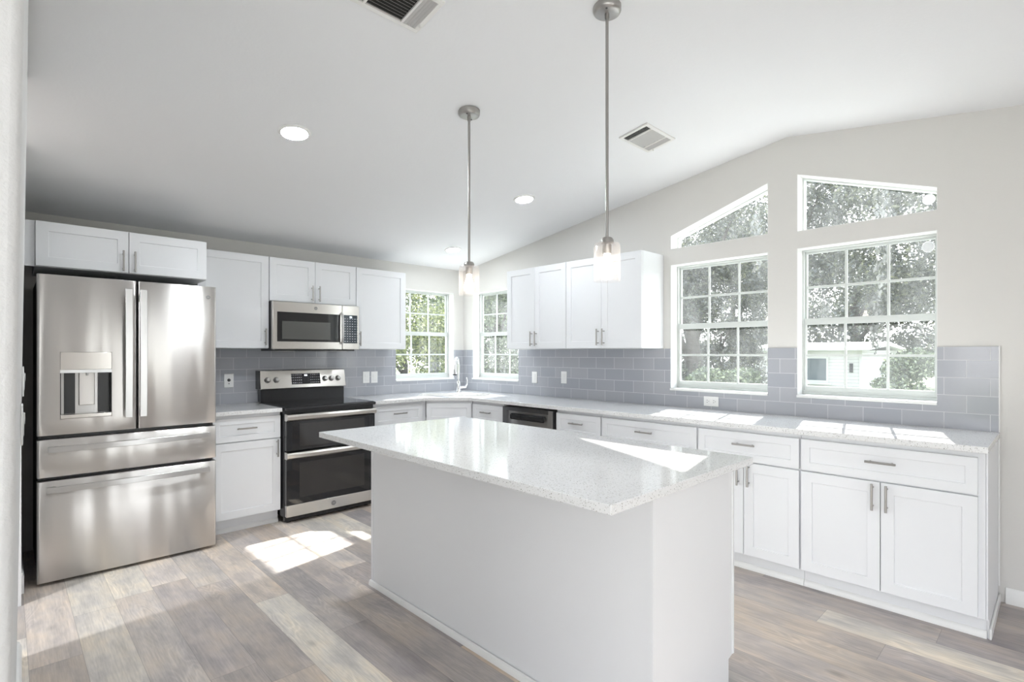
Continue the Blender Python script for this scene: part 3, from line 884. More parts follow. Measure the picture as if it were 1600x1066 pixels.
# ------------------------------------------------------------------ badge
def text_mesh(body, size, loc, name, m, parent, depth=0.0006):
    cu = bpy.data.curves.new('txt', 'FONT')
    cu.body = body
    cu.size = size
    cu.align_x = 'CENTER'
    cu.align_y = 'CENTER'
    cu.extrude = depth
    tmp = bpy.data.objects.new('txt', cu)
    COL.objects.link(tmp)
    bpy.context.view_layer.update()
    me = bpy.data.meshes.new_from_object(tmp.evaluated_get(bpy.context.evaluated_depsgraph_get()))
    bpy.data.objects.remove(tmp)
    bpy.data.curves.remove(cu)
    me.transform(Matrix.Translation(loc) @ Matrix.Rotation(R(90), 4, 'X'))
    me.materials.clear()
    me.materials.append(M[m])
    o = bpy.data.objects.new(name, me)
    COL.objects.link(o)
    o.parent = parent
    return o

def badge(x, y, z, r, parent):
    """round monogram badge, facing -y"""
    b = MB().lathe((x, y, z), [(0.0, -0.0014), (r * 0.80, -0.0014), (r * 0.82, -0.0026), (r * 0.96, -0.0026), (r, -0.0016), (r, 0.0)], 28, 'y').build('badge', 'badge', parent)
    text_mesh('GE', r * 0.95, (x, y - 0.002, z), 'badge_monogram', 'steel_h', b)
    return b

# ------------------------------------------------------------------ range
rg = thing('range', 'stainless and black double oven electric range with glass cooktop', 'range', (-2.262, 0, 0))
Wr = 0.762
MB().box(0.003, Wr - 0.003, -0.655, -0.02, 0.05, 0.893).build('body', 'black', rg, 0.003)
ct = MB().box(0.0, Wr, -0.700, -0.075, 0.893, 0.918)
ct.build('cooktop_frame', 'black', rg, 0.006, 3)
MB().box(0.014, Wr - 0.014, -0.685, -0.095, 0.9185, 0.9225).build('cooktop_glass', 'blackglass', rg, 0.001)
for cx_, cy_, r_ in ((0.2, -0.52, 0.115), (0.2, -0.24, 0.085), (0.56, -0.52, 0.09), (0.56, -0.24, 0.11), (0.385, -0.22, 0.06)):
    ring = MB()
    ring.lathe((cx_, cy_, 0.9228), [(r_ - 0.003, 0.0), (r_, 0.0)], 36)
    ring.build('burner_ring', 'ringcook', rg)
MB().box(0.010, Wr - 0.010, -0.100, -0.012, 0.9185, 1.028).build('backguard', 'black', rg, 0.004)
# sloping control panel
cpm = MB().prism([(-0.115, 1.028), (-0.122, 1.034), (-0.086, 1.188), (-0.076, 1.194), (-0.012, 1.194), (-0.012, 1.029)], 'x', 0.0, Wr)
cpm.build('control_panel', 'steel_r', rg, 0.003)
MB().box(-0.0065, -0.0005, -0.113, -0.012, 1.032, 1.190).build('panel_end_cap', 'black', rg)
tilt = math.atan2(0.036, 0.154)
def on_panel(mb, z):
    """local (x, out, up) placed on the sloping face at height z"""
    base_y = -0.122 + (z - 1.034) * 0.036 / 0.154
    mt = Matrix.Translation((0, base_y - 0.0012, z)) @ Matrix.Rotation(-tilt, 4, 'X')
    mb.v = [tuple(mt @ Vector(p)) for p in mb.v]
    return mb
on_panel(MB().box(0.262, 0.520, -0.0012, 0.0006, -0.050, 0.046), 1.113).build('display', 'keys_range', rg)
dgm = MB()
for x in (0.378, 0.392):
    dgm.box(x, x + 0.009, -0.0022, -0.0013, 0.024, 0.036)
on_panel(dgm, 1.113).build('clock_digits', 'digit', rg)
for kx in (0.060, 0.133, 0.565, 0.625, 0.688):
    kb = on_panel(MB().lathe((kx, 0, 0), [(0.0, -0.026), (0.014, -0.026), (0.017, -0.022), (0.0205, -0.004), (0.0205, -0.0005), (0.0, -0.0005)], 22, 'y'), 1.108).build('knob', 'steel_h', rg)
    on_panel(MB().lathe((kx, 0, 0), [(0.0208, -0.003), (0.0245, -0.003), (0.0245, -0.0004), (0.0208, -0.0004)], 22, 'y'), 1.108).build('knob_ring', 'slot', kb)
    on_panel(MB().box(kx - 0.0035, kx + 0.0035, -0.033, -0.0265, -0.015, 0.015), 1.108).build('knob_grip', 'steel_h', kb)
text_mesh('.', 0.02, (0.19, -0.11, 1.10), 'indicator_dot', 'slot', rg)

def oven_door(z0, z1, band, bottom, wz0, wz1):
    d = MB().box(0.006, Wr - 0.006, -0.690, -0.656, z0, z1 - band - 0.001).build('oven_door', 'blackglass', rg, 0.003)
    MB().box(0.105, Wr - 0.105, -0.6915, -0.6905, wz0, wz1).build('oven_window', 'ovenwin', d)
    hb = MB().prism([(-0.656, z1 - band), (-0.692, z1 - band), (-0.716, z1 - band + 0.014), (-0.722, z1 - 0.020), (-0.714, z1 - 0.006), (-0.690, z1), (-0.656, z1)], 'x', 0.004, Wr - 0.004)
    hb.build('handle', 'steel_r', d, 0.002)
    if bottom:
        MB().box(0.005, Wr - 0.005, -0.695, -0.657, bottom[0], bottom[1]).build('lower_trim', 'steel_r', d, 0.003)
    return d
oven_door(0.575, 0.866, 0.058, None, 0.60, 0.785)
ld = oven_door(0.150, 0.566, 0.058, (0.058, 0.149), 0.20, 0.475)
badge(0.381, -0.6955, 0.103, 0.019, ld)
MB().box(0.012, Wr - 0.012, -0.64, -0.60, 0.012, 0.05).build('kick_plate', 'black', rg)
for lx in (0.05, Wr - 0.05):
    for ly in (-0.61, -0.06):
        MB().cyl((lx, ly, 0.0), (lx, ly, 0.049), 0.018, 0.014, 12).build('foot', 'black', rg)

# ------------------------------------------------------------------ microwave
mw = thing('microwave', 'stainless over-the-range microwave with black window and keypad', 'microwave', (-2.2595, 0, 0))
Wm, mz0, mz1 = 0.756, 1.368, 1.774
MB().box(0.0, Wm, -0.362, -0.012, mz0 + 0.012, mz1).build('case', 'fridgeside', mw, 0.002)
xd = 0.592
MB().box(0.002, xd, -0.398, -0.3625, mz0 + 0.008, mz1 - 0.002).build('door', 'steel_r', mw, 0.004, 3)
MB().box(xd + 0.003, Wm - 0.002, -0.398, -0.3625, mz0 + 0.008, mz1 - 0.002).build('control_fascia', 'steel_r', mw, 0.004, 3)
MB().box(0.036, xd - 0.020, -0.4000, -0.3985, 1.440, 1.686).build('window_surround', 'blackglass', mw, 0.0006)
MB().box(0.074, 0.482, -0.4016, -0.4005, 1.460, 1.610).build('window_screen', 'greywin', mw)
MB().tube([(xd - 0.010, -0.4085, 1.430), (xd - 0.010, -0.428, 1.450), (xd - 0.010, -0.436, 1.50), (xd - 0.010, -0.438, 1.56), (xd - 0.010, -0.436, 1.62), (xd - 0.010, -0.428, 1.68), (xd - 0.010, -0.4085, 1.70)], 0.0095, 10).build('handle', 'steel_h', mw)
cpn = MB().box(xd + 0.012, Wm - 0.022, -0.4000, -0.3985, 1.432, 1.686).build('keypad', 'keys_micro', mw)
MB().box(xd + 0.070, xd + 0.090, -0.4012, -0.4005, 1.662, 1.674).build('clock_digits', 'digit', cpn)
badge(0.355, -0.3985, 1.730, 0.014, mw)
MB().box(0.03, Wm - 0.03, -0.36, -0.03, mz0 - 0.006, mz0 + 0.0115).build('vent_base', 'black', mw)
for x in (0.13, 0.60):
    MB().box(x - 0.07, x + 0.07, -0.33, -0.22, mz0 - 0.009, mz0 - 0.0065).build('task_lens', 'plate', mw)

# ------------------------------------------------------------------ refrigerator
fr = thing('refrigerator', 'stainless french door refrigerator with water dispenser and two lower drawers', 'refrigerator', (-3.6785, 0, 0))
Wf = 0.905
MB().box(0.006, Wf - 0.006, -0.755, -0.04, 0.03, 1.782).build('cabinet_box', 'fridgeside', fr, 0.004)
MB().box(0.02, Wf - 0.02, -0.765, -0.756, 0.05, 1.775).build('door_gasket', 'black', fr)

def bowed(x0, x1, z0, z1, hole=None, bow=0.004, rad=0.012, yb=-0.767, yf=-0.8264):
    """door with a gently bowed front and rounded vertical edges; optional rectangular opening"""
    xc, hw_ = (x0 + x1) / 2, (x1 - x0) / 2
    def fy(x):
        t = (x - xc) / hw_
        y = yf - bow * (1 - t * t)
        e = min(x - x0, x1 - x)
        if e < rad:
            y += rad - math.sqrt(max(0.0, rad * rad - (rad - e) ** 2))
        return y
    xs = [x0 + rad * (1 - math.cos(R(15 * k))) for k in range(7)]
    xs += [x0 + rad + (x1 - x0 - 2 * rad) * k / 14 for k in range(1, 14)]
    xs += [x1 - rad * (1 - math.cos(R(15 * k))) for k in range(6, -1, -1)]
    zs = [z0, z0 + 0.004, z1 - 0.004, z1]
    if hole:
        xs = sorted(set([x for x in xs if all(abs(x - h) > 0.006 for h in hole[:2])] + list(hole[:2])))
        zs = sorted(set(zs + list(hole[2:])))
    m = MB()
    nx, nz = len(xs), len(zs)
    vf = []
    for k, z in enumerate(zs):
        for x in xs:
            vf.append((x, fy(x) + (0.003 if k in (0, nz - 1) else 0.0), z))
    vb = [(x, yb, z) for z in zs for x in xs]
    n = nx * nz
    f = []
    def inh(i, k):
        if not hole:
            return False
        mx, mz_ = (xs[i] + xs[i + 1]) / 2, (zs[k] + zs[k + 1]) / 2
        return hole[0] < mx < hole[1] and hole[2] < mz_ < hole[3]
    for k in range(nz - 1):
        for i in range(nx - 1):
            if inh(i, k):
                continue
            a = k * nx + i
            f.append((a, a + 1, a + nx + 1, a + nx))
            f.append((n + a, n + a + nx, n + a + nx + 1, n + a + 1))
    for i in range(nx - 1):
        f.append((i, n + i, n + i + 1, i + 1))
        a = (nz - 1) * nx + i
        f.append((a, a + 1, n + a + 1, n + a))
    for k in range(nz - 1):
        a = k * nx
        f.append((a, a + nx, n + a + nx, n + a))
        a = k * nx + nx - 1
        f.append((a, n + a, n + a + nx, a + nx))
    if hole:
        i0, i1 = xs.index(hole[0]), xs.index(hole[1])
        k0, k1 = zs.index(hole[2]), zs.index(hole[3])
        for i in range(i0, i1):
            for k in (k0, k1):
                a = k * nx + i
                f.append((a, a + 1, n + a + 1, n + a))
        for k in range(k0, k1):
            for i in (i0, i1):
                a = k * nx + i
                f.append((a, a + nx, n + a + nx, n + a))
    m.add(vf + vb, f, True)
    return m

XS = 0.464
dx0, dx1, dz0, dz1 = 0.099, 0.337, 0.957, 1.350
ldoor = bowed(0.0, XS - 0.004, 0.866, 1.7985, (dx0, dx1, dz0, dz1)).build('door', 'steel', fr)
rdoor = bowed(XS + 0.004, Wf, 0.866, 1.7985).build('door', 'steel', fr)
dr1 = bowed(0.0, Wf, 0.624, 0.842, bow=0.005).build('drawer', 'steel', fr)
dr2 = bowed(0.0, Wf, 0.020, 0.602, bow=0.005).build('drawer', 'steel', fr)
# dispenser
MB().box(dx0 + 0.001, dx1 - 0.001, -0.834, -0.770, 1.245, dz1 - 0.001).build('dispenser_panel', 'steel_r', ldoor, 0.002)
MB().box(dx0 + 0.001, dx1 - 0.001, -0.8345, -0.772, 1.226, 1.2445).build('dispenser_strip', 'plate', ldoor)
MB().box(dx0 + 0.001, dx1 - 0.001, -0.7685, -0.7675, dz0 + 0.001, 1.2255).build('dispenser_back', 'steel_h', ldoor)
MB().box(dx0 + 0.001, dx0 + 0.004, -0.831, -0.769, dz0 + 0.026, 1.2255).box(dx1 - 0.004, dx1 - 0.001, -0.831, -0.769, dz0 + 0.026, 1.2255).build('dispenser_cheeks', 'black', ldoor)
MB().box(dx0 + 0.020, dx0 + 0.070, -0.7795, -0.769, dz0 + 0.026, 1.2255).build('dispenser_column', 'black', ldoor)
MB().box(dx1 - 0.062, dx1 - 0.005, -0.7795, -0.769, dz0 + 0.026, 1.2255).build('dispenser_column', 'black', ldoor)
MB().box(dx0 + 0.087, dx0 + 0.160, -0.790, -0.769, 1.030, 1.2255).build('dispenser_paddle', 'steel', ldoor, 0.003)
MB().cyl((dx0 + 0.124, -0.805, 1.2255), (dx0 + 0.124, -0.805, 1.208), 0.006, 0.005, 10).build('dispenser_spout', 'steel_h', ldoor)
MB().box(dx0 + 0.002, dx1 - 0.002, -0.838, -0.769, dz0 + 0.002, dz0 + 0.024).build('drip_tray', 'steel_r', ldoor, 0.002)

def fridge_bar(p0, p1, out, w, t, parent, vertical):
    """flat bowed bar handle with end posts"""
    m = MB()
    n = 16
    v = []
    for k in range(n + 1):
        s_ = k / n
        b = 0.014 * math.sin(PI * s_)
        yy = out - b
        if vertical:
            x, z = p0[0], p0[1] + (p1[1] - p0[1]) * s_
            v += [(x - w / 2, yy, z), (x + w / 2, yy, z), (x + w / 2, yy + t, z), (x - w / 2, yy + t, z)]
        else:
            x, z = p0[0] + (p1[0] - p0[0]) * s_, p0[1]
            v += [(x, yy, z - w / 2), (x, yy, z + w / 2), (x, yy + t, z + w / 2), (x, yy + t, z - w / 2)]
    f = [(0, 1, 2, 3), (4 * n, 4 * n + 1, 4 * n + 2, 4 * n + 3)]
    for k in range(n):
        for i in range(4):
            j = (i + 1) % 4
            f.append((4 * k + i, 4 * k + j, 4 * k + 4 + j, 4 * k + 4 + i))
    m.add(v, f)
    for (a, s_) in ((p0, 1), (p1, -1)):
        if vertical:
            z = a[1] + s_ * 0.022
            m.box(a[0] - w / 2 + 0.003, a[0] + w / 2 - 0.003, out + t - 0.002, -0.8285, z - 0.021, z + 0.021)
        else:
            x = a[0] + s_ * 0.022
            m.box(x - 0.021, x + 0.021, out + t - 0.002, -0.8285, a[1] - w / 2 + 0.003, a[1] + w / 2 - 0.003)
    return m.build('handle', 'steel_h', parent, 0.002)
HO = -0.878
fridge_bar((0.4155, 0.944), (0.4155, 1.742), HO, 0.036, 0.012, ldoor, True)
fridge_bar((0.489, 0.944), (0.489, 1.742), HO, 0.036, 0.012, rdoor, True)
fridge_bar((0.045, 0.788), (0.862, 0.788), HO, 0.034, 0.012, dr1, False)
fridge_bar((0.038, 0.556), (0.855, 0.556), HO, 0.034, 0.012, dr2, False)
badge(0.855, -0.8275, 1.725, 0.013, rdoor)
for lx in (0.06, Wf - 0.06):
    for ly in (-0.70, -0.09):
        MB().cyl((lx, ly, 0.0), (lx, ly, 0.0295), 0.022, n=12).build('foot', 'black', fr)
MB().box(0.02, Wf - 0.02, -0.75, -0.70, 0.006, 0.0295).build('toe_grille', 'black', fr)

# ------------------------------------------------------------------ island
isl = thing('kitchen_island', 'white panelled kitchen island base under the quartz slab', 'island', (0, 0, 0))
ix0, ix1, iy0, iy1 = -2.300, -1.690, -2.130, -4.000
MB().box(ix0 + 0.013, ix1, iy1 + 0.013, iy0 - 0.013, 0.105, ZC - 0.001).build('carcass', 'island', isl)
MB().box(ix0 + 0.016, ix1 - 0.045, iy1 + 0.016, iy0 - 0.016, 0.0, 0.1045).build('plinth', 'island', isl)
MB().box(ix0, ix0 + 0.0125, iy1, iy0, 0.0, ZC - 0.001).build('back_panel', 'island', isl)
endp = [(ix0 + 0.013, 0.0), (ix1 - 0.042, 0.0), (ix1 - 0.042, 0.102), (ix1, 0.112), (ix1, ZC - 0.001), (ix0 + 0.013, ZC - 0.001)]
MB().prism(endp, 'y', iy1, iy1 + 0.0125).build('end_panel', 'island', isl)
MB().prism(endp, 'y', iy0 - 0.0125, iy0).build('end_panel', 'island', isl)
for yy, s_ in ((iy1, -1), (iy0, 1)):
    MB().box(ix0 - 0.004, ix0 + 0.018, yy, yy + s_ * 0.006, 0.0, ZC - 0.001).box(ix0 - 0.004, ix0 - 0.0002, yy, yy - s_ * 0.016, 0.0, ZC - 0.001).build('corner_trim', 'island', isl)
    MB().box(ix1 - 0.012, ix1 + 0.001, yy, yy + s_ * 0.004, 0.113, ZC - 0.001).build('edge_trim', 'island', isl)
MB().prism([(ix0 - 0.0042, 0.0), (ix0 - 0.017, 0.0), (ix0 - 0.017, 0.010), (ix0 - 0.012, 0.026), (ix0 - 0.0042, 0.030)], 'y', iy1, iy0 + 0.012).build('base_moulding', 'trim', isl)
rzI = R(90)
nD = 4
Wi = (iy0 - iy1 - 0.02) / nD
for k in range(nD):
    d_ = shaker(0.002, Wi - 0.002, 0.113, ZC - 0.016, 0.0)
    mtx = Matrix.Translation((ix1 + 0.0195, iy1 + 0.01 + k * Wi, 0)) @ Matrix.Rotation(rzI, 4, 'Z')
    d_.v = [tuple(mtx @ Vector(p)) for p in d_.v]
    d_.build('door', 'cab', isl, 0.0013)
tag(MB().box(-2.598, -1.623, -4.055, -2.098, ZC, ZT).build('island_worktop', 'quartz', None, 0.0025), 'large white speckled quartz slab on top of the kitchen island', 'worktop', 'quartz worktops')

# ------------------------------------------------------------------ ceiling fittings
ang = math.atan(SL)
def on_ceiling(o, x, y):
    o.location = (x, y, ceil_z(y))
    o.rotation_euler = (-ang if y > RY else ang, 0, 0)

def downlight(x, y, label, k):
    t = thing('ceiling_light', label, 'light', group='recessed disc lights in the sloped ceiling')
    MB().lathe((0, 0, 0), [(0.066, -0.004), (0.070, -0.009), (0.080, -0.008), (0.087, -0.001), (0.087, 0.0)], 36).build('trim_ring', 'plate', t)
    MB().lathe((0, 0, 0), [(0.0, -0.0045), (0.0665, -0.0045), (0.0665, -0.001), (0.0, -0.001)], 36).build('lens', 'lens%d' % k, t)
    on_ceiling(t, x, y)
    return t
downlight(-2.658, -1.914, 'round lit ceiling light nearest the refrigerator', 0)
downlight(-0.859, -1.910, 'round lit ceiling light between the two hanging pendants', 1)
downlight(-0.601, -0.610, 'round lit ceiling light close to the corner above the sink', 2)

def pendant(x, y, zbot, label):
    zc = ceil_z(y)
    t = thing('pendant_light', label, 'pendant', (x, y, zbot), group='pendant lights over the island')
    H = zc - zbot
    cn = MB().lathe((0, 0, H), [(0.0, -0.030), (0.048, -0.030), (0.055, -0.027), (0.060, -0.018), (0.060, 0.004)], 36).build('canopy', 'nickel', t)
    for a in (0.6, 3.74):
        MB().lathe((0.04 * math.cos(a), 0.04 * math.sin(a), H - 0.030), [(0.0, -0.003), (0.004, -0.0025), (0.005, 0.0)], 10).build('screw', 'slot', cn)
    MB().cyl((0, 0, 0.1905), (0, 0, H - 0.0302), 0.0068, n=14).cyl((0, 0, H - 0.055), (0, 0, H - 0.0302), 0.0095, n=14).build('rod', 'nickel', t)
    MB().lathe((0, 0, 0), [(0.0, 0.191), (0.010, 0.190), (0.022, 0.186), (0.0285, 0.176), (0.0285, 0.1635), (0.0, 0.1635)], 28).build('cap', 'nickel', t)
    MB().lathe((0, 0, 0), [(0.0, 0.118), (0.0185, 0.118), (0.0195, 0.122), (0.0195, 0.158), (0.0, 0.158)], 24).build('socket', 'nickel', t)
    g = MB().lathe((0, 0, 0), [(0.0565, 0.0), (0.0565, 0.152), (0.053, 0.160), (0.0, 0.1625)], 40)
    g.build('glass_shade', 'shade', t)
    prof = [(0.0, 0.018), (0.012, 0.019), (0.022, 0.026), (0.0285, 0.038), (0.0295, 0.050), (0.026, 0.064), (0.019, 0.085), (0.0145, 0.102), (0.013, 0.1175), (0.0, 0.1175)]
    MB().lathe((0, 0, 0), prof, 28).build('bulb', 'bulb', t)
    return t
pendant(-1.985, -2.632, 1.662, 'lit glass pendant over the far half of the island')
pendant(-1.985, -3.580, 1.650, 'lit glass pendant hung nearer, in front of the wall cabinets')

def register(x, y, Wx, Wy, label, fl=1):
    t = thing('ceiling_vent', label, 'vent', group='ceiling air registers')
    a, b = Wx / 2, Wy / 2
    f = MB()
    e = 0.020
    f.box(-a, a, -b, -b + e, -0.010, 0.0); f.box(-a, a, b - e, b, -0.010, 0.0)
    f.box(-a, -a + e, -b + e, b - e, -0.010, 0.0); f.box(a - e, a, -b + e, b - e, -0.010, 0.0)
    xi = a - e
    s1 = xi - 0.062
    f.box(-s1 - 0.005, -s1 + 0.005, -b + e, b - e, -0.010, 0.0); f.box(s1 - 0.005, s1 + 0.005, -b + e, b - e, -0.010, 0.0)
    f.build('frame', 'vent', t, 0.0015)
    MB().box(-xi, xi, -b + e, b - e, -0.0012, -0.0004).build('duct_shadow', 'duct', t)
    c = MB()
    n = 11
    for k in range(n):
        yy = -b + e + (2 * (b - e)) * (k + 0.5) / n
        q0, q1 = yy - 0.0042 * fl, yy + 0.0036 * fl
        c.add([(-s1 + 0.0055, q0, -0.0095), (s1 - 0.0055, q0, -0.0095), (s1 - 0.0055, q1, -0.0018), (-s1 + 0.0055, q1, -0.0018),
               (-s1 + 0.0055, q0 + 0.001, -0.0095), (s1 - 0.0055, q0 + 0.001, -0.0095), (s1 - 0.0055, q1 + 0.001, -0.0018), (-s1 + 0.0055, q1 + 0.001, -0.0018)],
              [(0, 1, 2, 3), (4, 7, 6, 5), (0, 4, 5, 1), (2, 6, 7, 3), (0, 3, 7, 4), (1, 5, 6, 2)])
    c.build('centre_louvres', 'louvre', t)
    for sg in (-1, 1):
        l = MB()
        for k in range(4):
            xx = sg * (s1 + 0.007 + (xi - s1 - 0.007) * (k + 0.5) / 4)
            d = 0.004 * sg
            l.add([(xx + d, -b + e, -0.0095), (xx + d, b - e, -0.0095), (xx - d, b - e, -0.0018), (xx - d, -b + e, -0.0018),
                   (xx + d + 0.001, -b + e, -0.0095), (xx + d + 0.001, b - e, -0.0095), (xx - d + 0.001, b - e, -0.0018), (xx - d + 0.001, -b + e, -0.0018)],
                  [(0, 1, 2, 3), (4, 7, 6, 5), (0, 4, 5, 1), (2, 6, 7, 3), (0, 3, 7, 4), (1, 5, 6, 2)])
        l.build('end_louvres', 'louvre', t)
    MB().cyl((xi + 0.006, b - 0.05, -0.010), (xi + 0.006, b - 0.05, -0.022), 0.003, n=8).build('lever', 'vent', t)
    on_ceiling(t, x, y)
    return t
register(-0.846, -3.050, 0.335, 0.215, 'white ceiling vent right of the nearer pendant rod', -1)
register(-2.715, -3.085, 0.335, 0.215, 'white ceiling vent cut by the top edge of the picture')

# ------------------------------------------------------------------ switches and sockets
def plate(label, loc, rz, kind, cat, w=0.072, h=0.116, group='white wall plates'):
    t = thing('wall_switch' if cat == 'switch' else 'power_outlet', label, cat, loc, rz, group)
    MB().box(-w / 2, w / 2, -0.0055, 0.0, -h / 2, h / 2).build('cover_plate', 'plate', t, 0.002)
    if kind == 'rocker':
        MB().box(-0.0165, 0.0165, -0.0075, -0.0056, -0.033, 0.033).build('rocker', 'trim', t, 0.001)
        MB().box(-0.0160, 0.0160, -0.0098, -0.0076, 0.002, 0.032).build('rocker_top', 'trim', t, 0.001)
    elif kind == 'duplex':     # sockets side by side
        for sx_ in (-0.026, 0.026):
            f_ = MB().box(sx_ - 0.018, sx_ + 0.018, -0.0075, -0.0056, -0.017, 0.017).build('socket_face', 'trim', t, 0.001)
            MB().box(sx_ - 0.008, sx_ + 0.002, -0.0082, -0.0076, 0.006, 0.009).box(sx_ - 0.008, sx_ + 0.002, -0.0082, -0.0076, -0.009, -0.006).box(sx_ + 0.007, sx_ + 0.012, -0.0082, -0.0076, -0.002, 0.002).build('slots', 'slot', f_)
    else:                      # single round jack
        MB().lathe((0, 0, 0.004), [(0.0, -0.012), (0.006, -0.012), (0.009, -0.008), (0.013, -0.0062), (0.013, -0.0056), (0.0, -0.0056)], 18, 'y').build('jack', 'slot', t)
        MB().box(-0.004, 0.004, -0.0075, -0.0056, -0.028, -0.022).build('lower_slot', 'slot', t)
    return t
YT = -0.0085
plate('white plate with a dark round jack between refrigerator and range', (-2.476, YT, 1.112), 0, 'jack', 'outlet')
plate('white rocker switch right of the range, nearer the range', (-1.235, YT, 1.100), 0, 'rocker', 'switch')
plate('white rocker switch right of the range, nearer the corner window', (-1.146, YT, 1.098), 0, 'rocker', 'switch')
plate('white rocker switch under the wall cabinets, nearer the corner window', (YT, -1.186, 1.098), R(-90), 'rocker', 'switch')
plate('white rocker switch under the wall cabinets, right of the other one', (YT, -1.584, 1.110), R(-90), 'rocker', 'switch')
plate('white sideways double outlet below the left tall window', (YT, -3.076, 0.976), R(-90), 'duplex', 'outlet', 0.118, 0.074)
for y, z, lb in ((-2.06, 1.232, 'white switch plate seen edge on near the end of the left wall'), (-2.80, 1.135, 'lower white switch plate seen edge on along the near left wall')):
    p_ = plate(lb, (leftx(y, z) + 0.001, y, z), R(90) + math.atan(0.0187) * -1, 'rocker', 'switch')

# ------------------------------------------------------------------ outdoors
GZ = -0.85
structure(MB().box(4.2, 60, -45, 60, GZ - 0.2, GZ).box(-45, 4.2, 3.0, 60, GZ - 0.2, GZ).box(-45, -16, -45, 3.0, GZ - 0.2, GZ).box(-16, 4.2, -45, -16, GZ - 0.2, GZ).build('lawn', 'grass'))
structure(MB().box(0.3, 4.2, -16, 3.0, GZ - 0.2, GZ).box(-16, 0.3, 0.3, 3.0, GZ - 0.2, GZ).box(-16, -8.5, -16, 0.3, GZ - 0.2, GZ).box(-8.5, 0.3, -16, -7.5, GZ - 0.2, GZ).build('bounce_paving', 'bounce_paving'))  # pale paving out of view, added to bounce sunlight up to the ceiling
rng = np.random.default_rng(7)

def leaf_mesh(name, blobs, n, size, m, parent, droop=0.0):
    """n small folded leaves through a set of ellipsoid blobs (x, y, z, rx, ry, rz)"""
    b = np.array(blobs, float)
    wgt = np.prod(b[:, 3:], axis=1) ** 0.7
    idx = rng.choice(len(b), n, p=wgt / wgt.sum())
    d = rng.normal(size=(n, 3))
    d /= np.linalg.norm(d, axis=1)[:, None]
    r = rng.random(n) ** 0.42
    c = b[idx, :3] + d * b[idx, 3:] * r[:, None]
    a = rng.normal(size=(n, 3)); a[:, 2] -= droop
    a /= np.linalg.norm(a, axis=1)[:, None]
    t = np.cross(a, rng.normal(size=(n, 3)))
    t /= np.linalg.norm(t, axis=1)[:, None]
    s = size * (0.6 + 0.8 * rng.random(n))[:, None]
    nrm = np.cross(a, t)
    v = np.empty((n, 4, 3))
    v[:, 0] = c - a * s * 0.9
    v[:, 1] = c + t * s * 0.45 + nrm * s * 0.12
    v[:, 2] = c + a * s * 0.9
    v[:, 3] = c - t * s * 0.45 + nrm * s * 0.12
    me = bpy.data.meshes.new(name)
    me.from_pydata(v.reshape(-1, 3).tolist(), [], [(4 * i, 4 * i + 1, 4 * i + 2, 4 * i + 3) for i in range(n)])
    me.materials.append(M[m])
    o = bpy.data.objects.new(name, me)
    COL.objects.link(o)
    o.parent = parent
    return o

def tree(name, label, x, y, h, spread, m, n=6000, size=0.12, trunk=0.16, low=0.25, moss=0, group='trees outside the windows', nb=11, cat='tree'):
    t = thing(name, label, cat, (x, y, GZ), 0, group)
    rr = random.Random(int(abs(x) * 100 + abs(y) * 10))
    blobs = []
    for k in range(nb):
        a = rr.uniform(0, 2 * PI)
        q = spread * math.sqrt(rr.random()) * 0.8
        z = h * (low + (1 - low) * rr.random() * 0.9)
        r = spread * rr.uniform(0.28, 0.5)
        blobs.append((q * math.cos(a), q * math.sin(a), min(z, h - r * 0.5), r, r, r * rr.uniform(0.55, 0.85)))
    leaf_mesh('foliage', blobs, n, size, m, t)
    if trunk:
        w = MB()
        hh = h * 0.62
        w.tube([(0, 0, 0), (0.05 * spread, 0.03, hh * 0.35), (-0.03 * spread, 0.06, hh * 0.7), (0.04, 0, hh)], [trunk, trunk * 0.8, trunk * 0.6, trunk * 0.3], 10)
        w.build('trunk', 'bark', t)
        br = MB()
        for k in range(6):
            q = blobs[k % len(blobs)]
            st = Vector((0.0, 0.03, hh * (0.3 + 0.1 * k)))
            en = Vector(q[:3])
            md = (st + en) / 2 + Vector((0, 0, 0.15 * spread))
            br.tube([st, md, en], [trunk * 0.4, trunk * 0.25, trunk * 0.08], 7)
        br.build('branches', 'bark', t)
    if moss:
        mb_ = []
        for k in range(moss):
            q = blobs[rr.randrange(len(blobs))]
            L = rr.uniform(0.5, 1.3)
            mb_.append((q[0] + rr.uniform(-1, 1) * q[3], q[1] + rr.uniform(-1, 1) * q[4], max(q[2] - q[5] * 0.6 - L * 0.5, L), 0.13, 0.13, L))
        leaf_mesh('hanging_moss', mb_, moss * 120, 0.07, 'moss', t, 2.5)
    return t

# to the right of the house: seen through the window wall
tree('oak_tree', 'spreading oak hung with grey moss, behind the left tall window', 8.4, 1.5, 6.4, 2.4, 'oak', 34000, 0.05, 0.26, 0.12, 22, nb=18)
tree('oak_tree', 'dark oak with moss behind the upper panes of the right tall window', 9.6, -4.3, 6.6, 3.3, 'oak', 34000, 0.052, 0.22, 0.50, 26, nb=20)
tree('oak_tree', 'large oak reaching behind the right gable window', 14.6, 1.5, 8.8, 3.5, 'oak', 26000, 0.07, 0.2, 0.48, 10, nb=14)
tree('oak_tree', 'tall dark oak behind the left gable window', 19.0, 9.4, 10.6, 3.4, 'oak', 28000, 0.07, 0.3, 0.12, 10, nb=15)
tree('oak_tree', 'far oak closing the view behind the white house', 35.5, 4.5, 11.0, 5.4, 'oak', 24000, 0.14, 0.4, 0.08, 0, nb=16)
tree('oak_tree', 'far oak at the right edge of the right tall window', 26.0, -8.6, 10.0, 4.8, 'oak', 24000, 0.12, 0.4, 0.04, 0, nb=16)
tree('oak_tree', 'far oak between the left tall window and the corner', 26.0, 17.5, 10.5, 4.8, 'oak', 22000, 0.12, 0.4, 0.06, 0, nb=15)
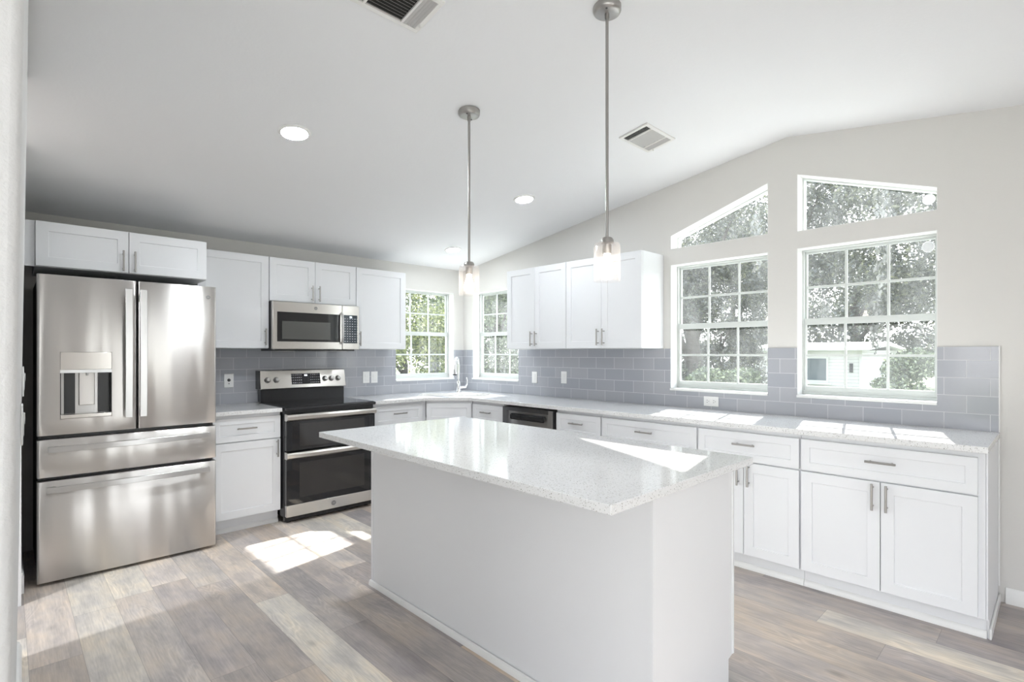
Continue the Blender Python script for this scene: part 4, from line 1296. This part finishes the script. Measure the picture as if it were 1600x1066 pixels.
tree('oak_tree', 'far oak filling the middle panes of the left tall window', 26.5, 8.6, 9.0, 3.0, 'oak', 26000, 0.09, 0.3, 0.06, 0, nb=18)
tree('tree', 'small dark tree between the left tall window and the white house', 13.0, 3.0, 4.6, 1.25, 'oak', 16000, 0.06, 0.10, 0.10, 4)
tree('tree', 'grey green tree behind the small window right of the corner', 6.6, 6.9, 6.2, 2.5, 'shrub', 36000, 0.05, 0.12, 0.06, 8, nb=20)
tree('tree', 'dark tree far behind the small window right of the corner', 16.5, 17.0, 9.5, 3.6, 'oak', 24000, 0.09, 0.3, 0.03, 0, nb=18)
tree('tree', 'round dark tree just right of the white house', 24.0, -2.7, 5.2, 2.2, 'oak', 22000, 0.08, 0.15, 0.04, 0, nb=16)
tree('shrub', 'leafy shrub below the right panes of the right tall window', 5.6, -3.35, 2.25, 0.80, 'shrub', 9000, 0.035, 0.0, 0.12, 0, 'shrubs outside the windows', 8, 'shrub')
tree('shrub', 'leafy shrub in front of the white house', 8.6, -2.15, 2.15, 0.75, 'shrub', 9000, 0.04, 0.0, 0.10, 0, 'shrubs outside the windows', 8, 'shrub')
tree('shrub', 'leafy shrub low behind the left tall window', 5.6, -0.2, 2.3, 0.9, 'shrub', 9000, 0.04, 0.0, 0.10, 0, 'shrubs outside the windows', 8, 'shrub')
# beyond the range wall: seen through the corner window
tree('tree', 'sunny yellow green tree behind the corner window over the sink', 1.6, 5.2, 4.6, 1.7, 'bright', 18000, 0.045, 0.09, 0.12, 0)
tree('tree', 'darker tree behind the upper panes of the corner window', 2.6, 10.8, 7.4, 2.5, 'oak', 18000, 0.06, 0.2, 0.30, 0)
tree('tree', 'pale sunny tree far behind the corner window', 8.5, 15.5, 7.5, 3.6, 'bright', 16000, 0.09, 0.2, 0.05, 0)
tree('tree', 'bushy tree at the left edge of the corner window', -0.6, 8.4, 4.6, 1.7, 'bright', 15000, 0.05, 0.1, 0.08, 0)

# neighbour's white house
hs = thing('house', 'white clapboard neighbour house behind the right tall window', 'house', (19.0, 0.0, GZ))
hx, hy0, hy1, ht = 0.0, 0.30, 4.3, 2.3
MB().box(hx, hx + 6, hy0, hy1, 0, ht).build('walls', 'siding', hs)
MB().prism([(hx - 0.35, ht), (hx + 3, ht + 0.20), (hx + 6.35, ht), (hx + 6.35, ht + 0.10), (hx + 3, ht + 0.36), (hx - 0.35, ht + 0.10)], 'y', hy0 - 0.3, hy1 + 0.3).build('roof', 'roof', hs)
MB().box(hx - 0.02, hx, hy0, hy0 + 0.1, 0, ht).build('corner_board', 'siding_trim', hs)
wnd = MB().box(hx - 0.05, hx - 0.005, 1.45, 2.55, 1.05, 2.05).build('window', 'siding_trim', hs)
MB().box(hx - 0.06, hx - 0.051, 1.52, 2.48, 1.12, 1.98).build('window_glass', 'housewin', wnd)
MB().box(hx - 0.14, hx - 0.005, 1.35, 2.65, 0.96, 1.04).build('window_sill', 'siding_trim', hs)
MB().box(hx - 0.03, hx - 0.002, 0.60, 0.72, 1.45, 1.80).build('meter_box', 'dark', hs)
MB().box(hx - 0.02, hx - 0.002, hy0 + 0.1, hy1, ht - 0.14, ht - 0.001).build('frieze', 'siding_trim', hs)
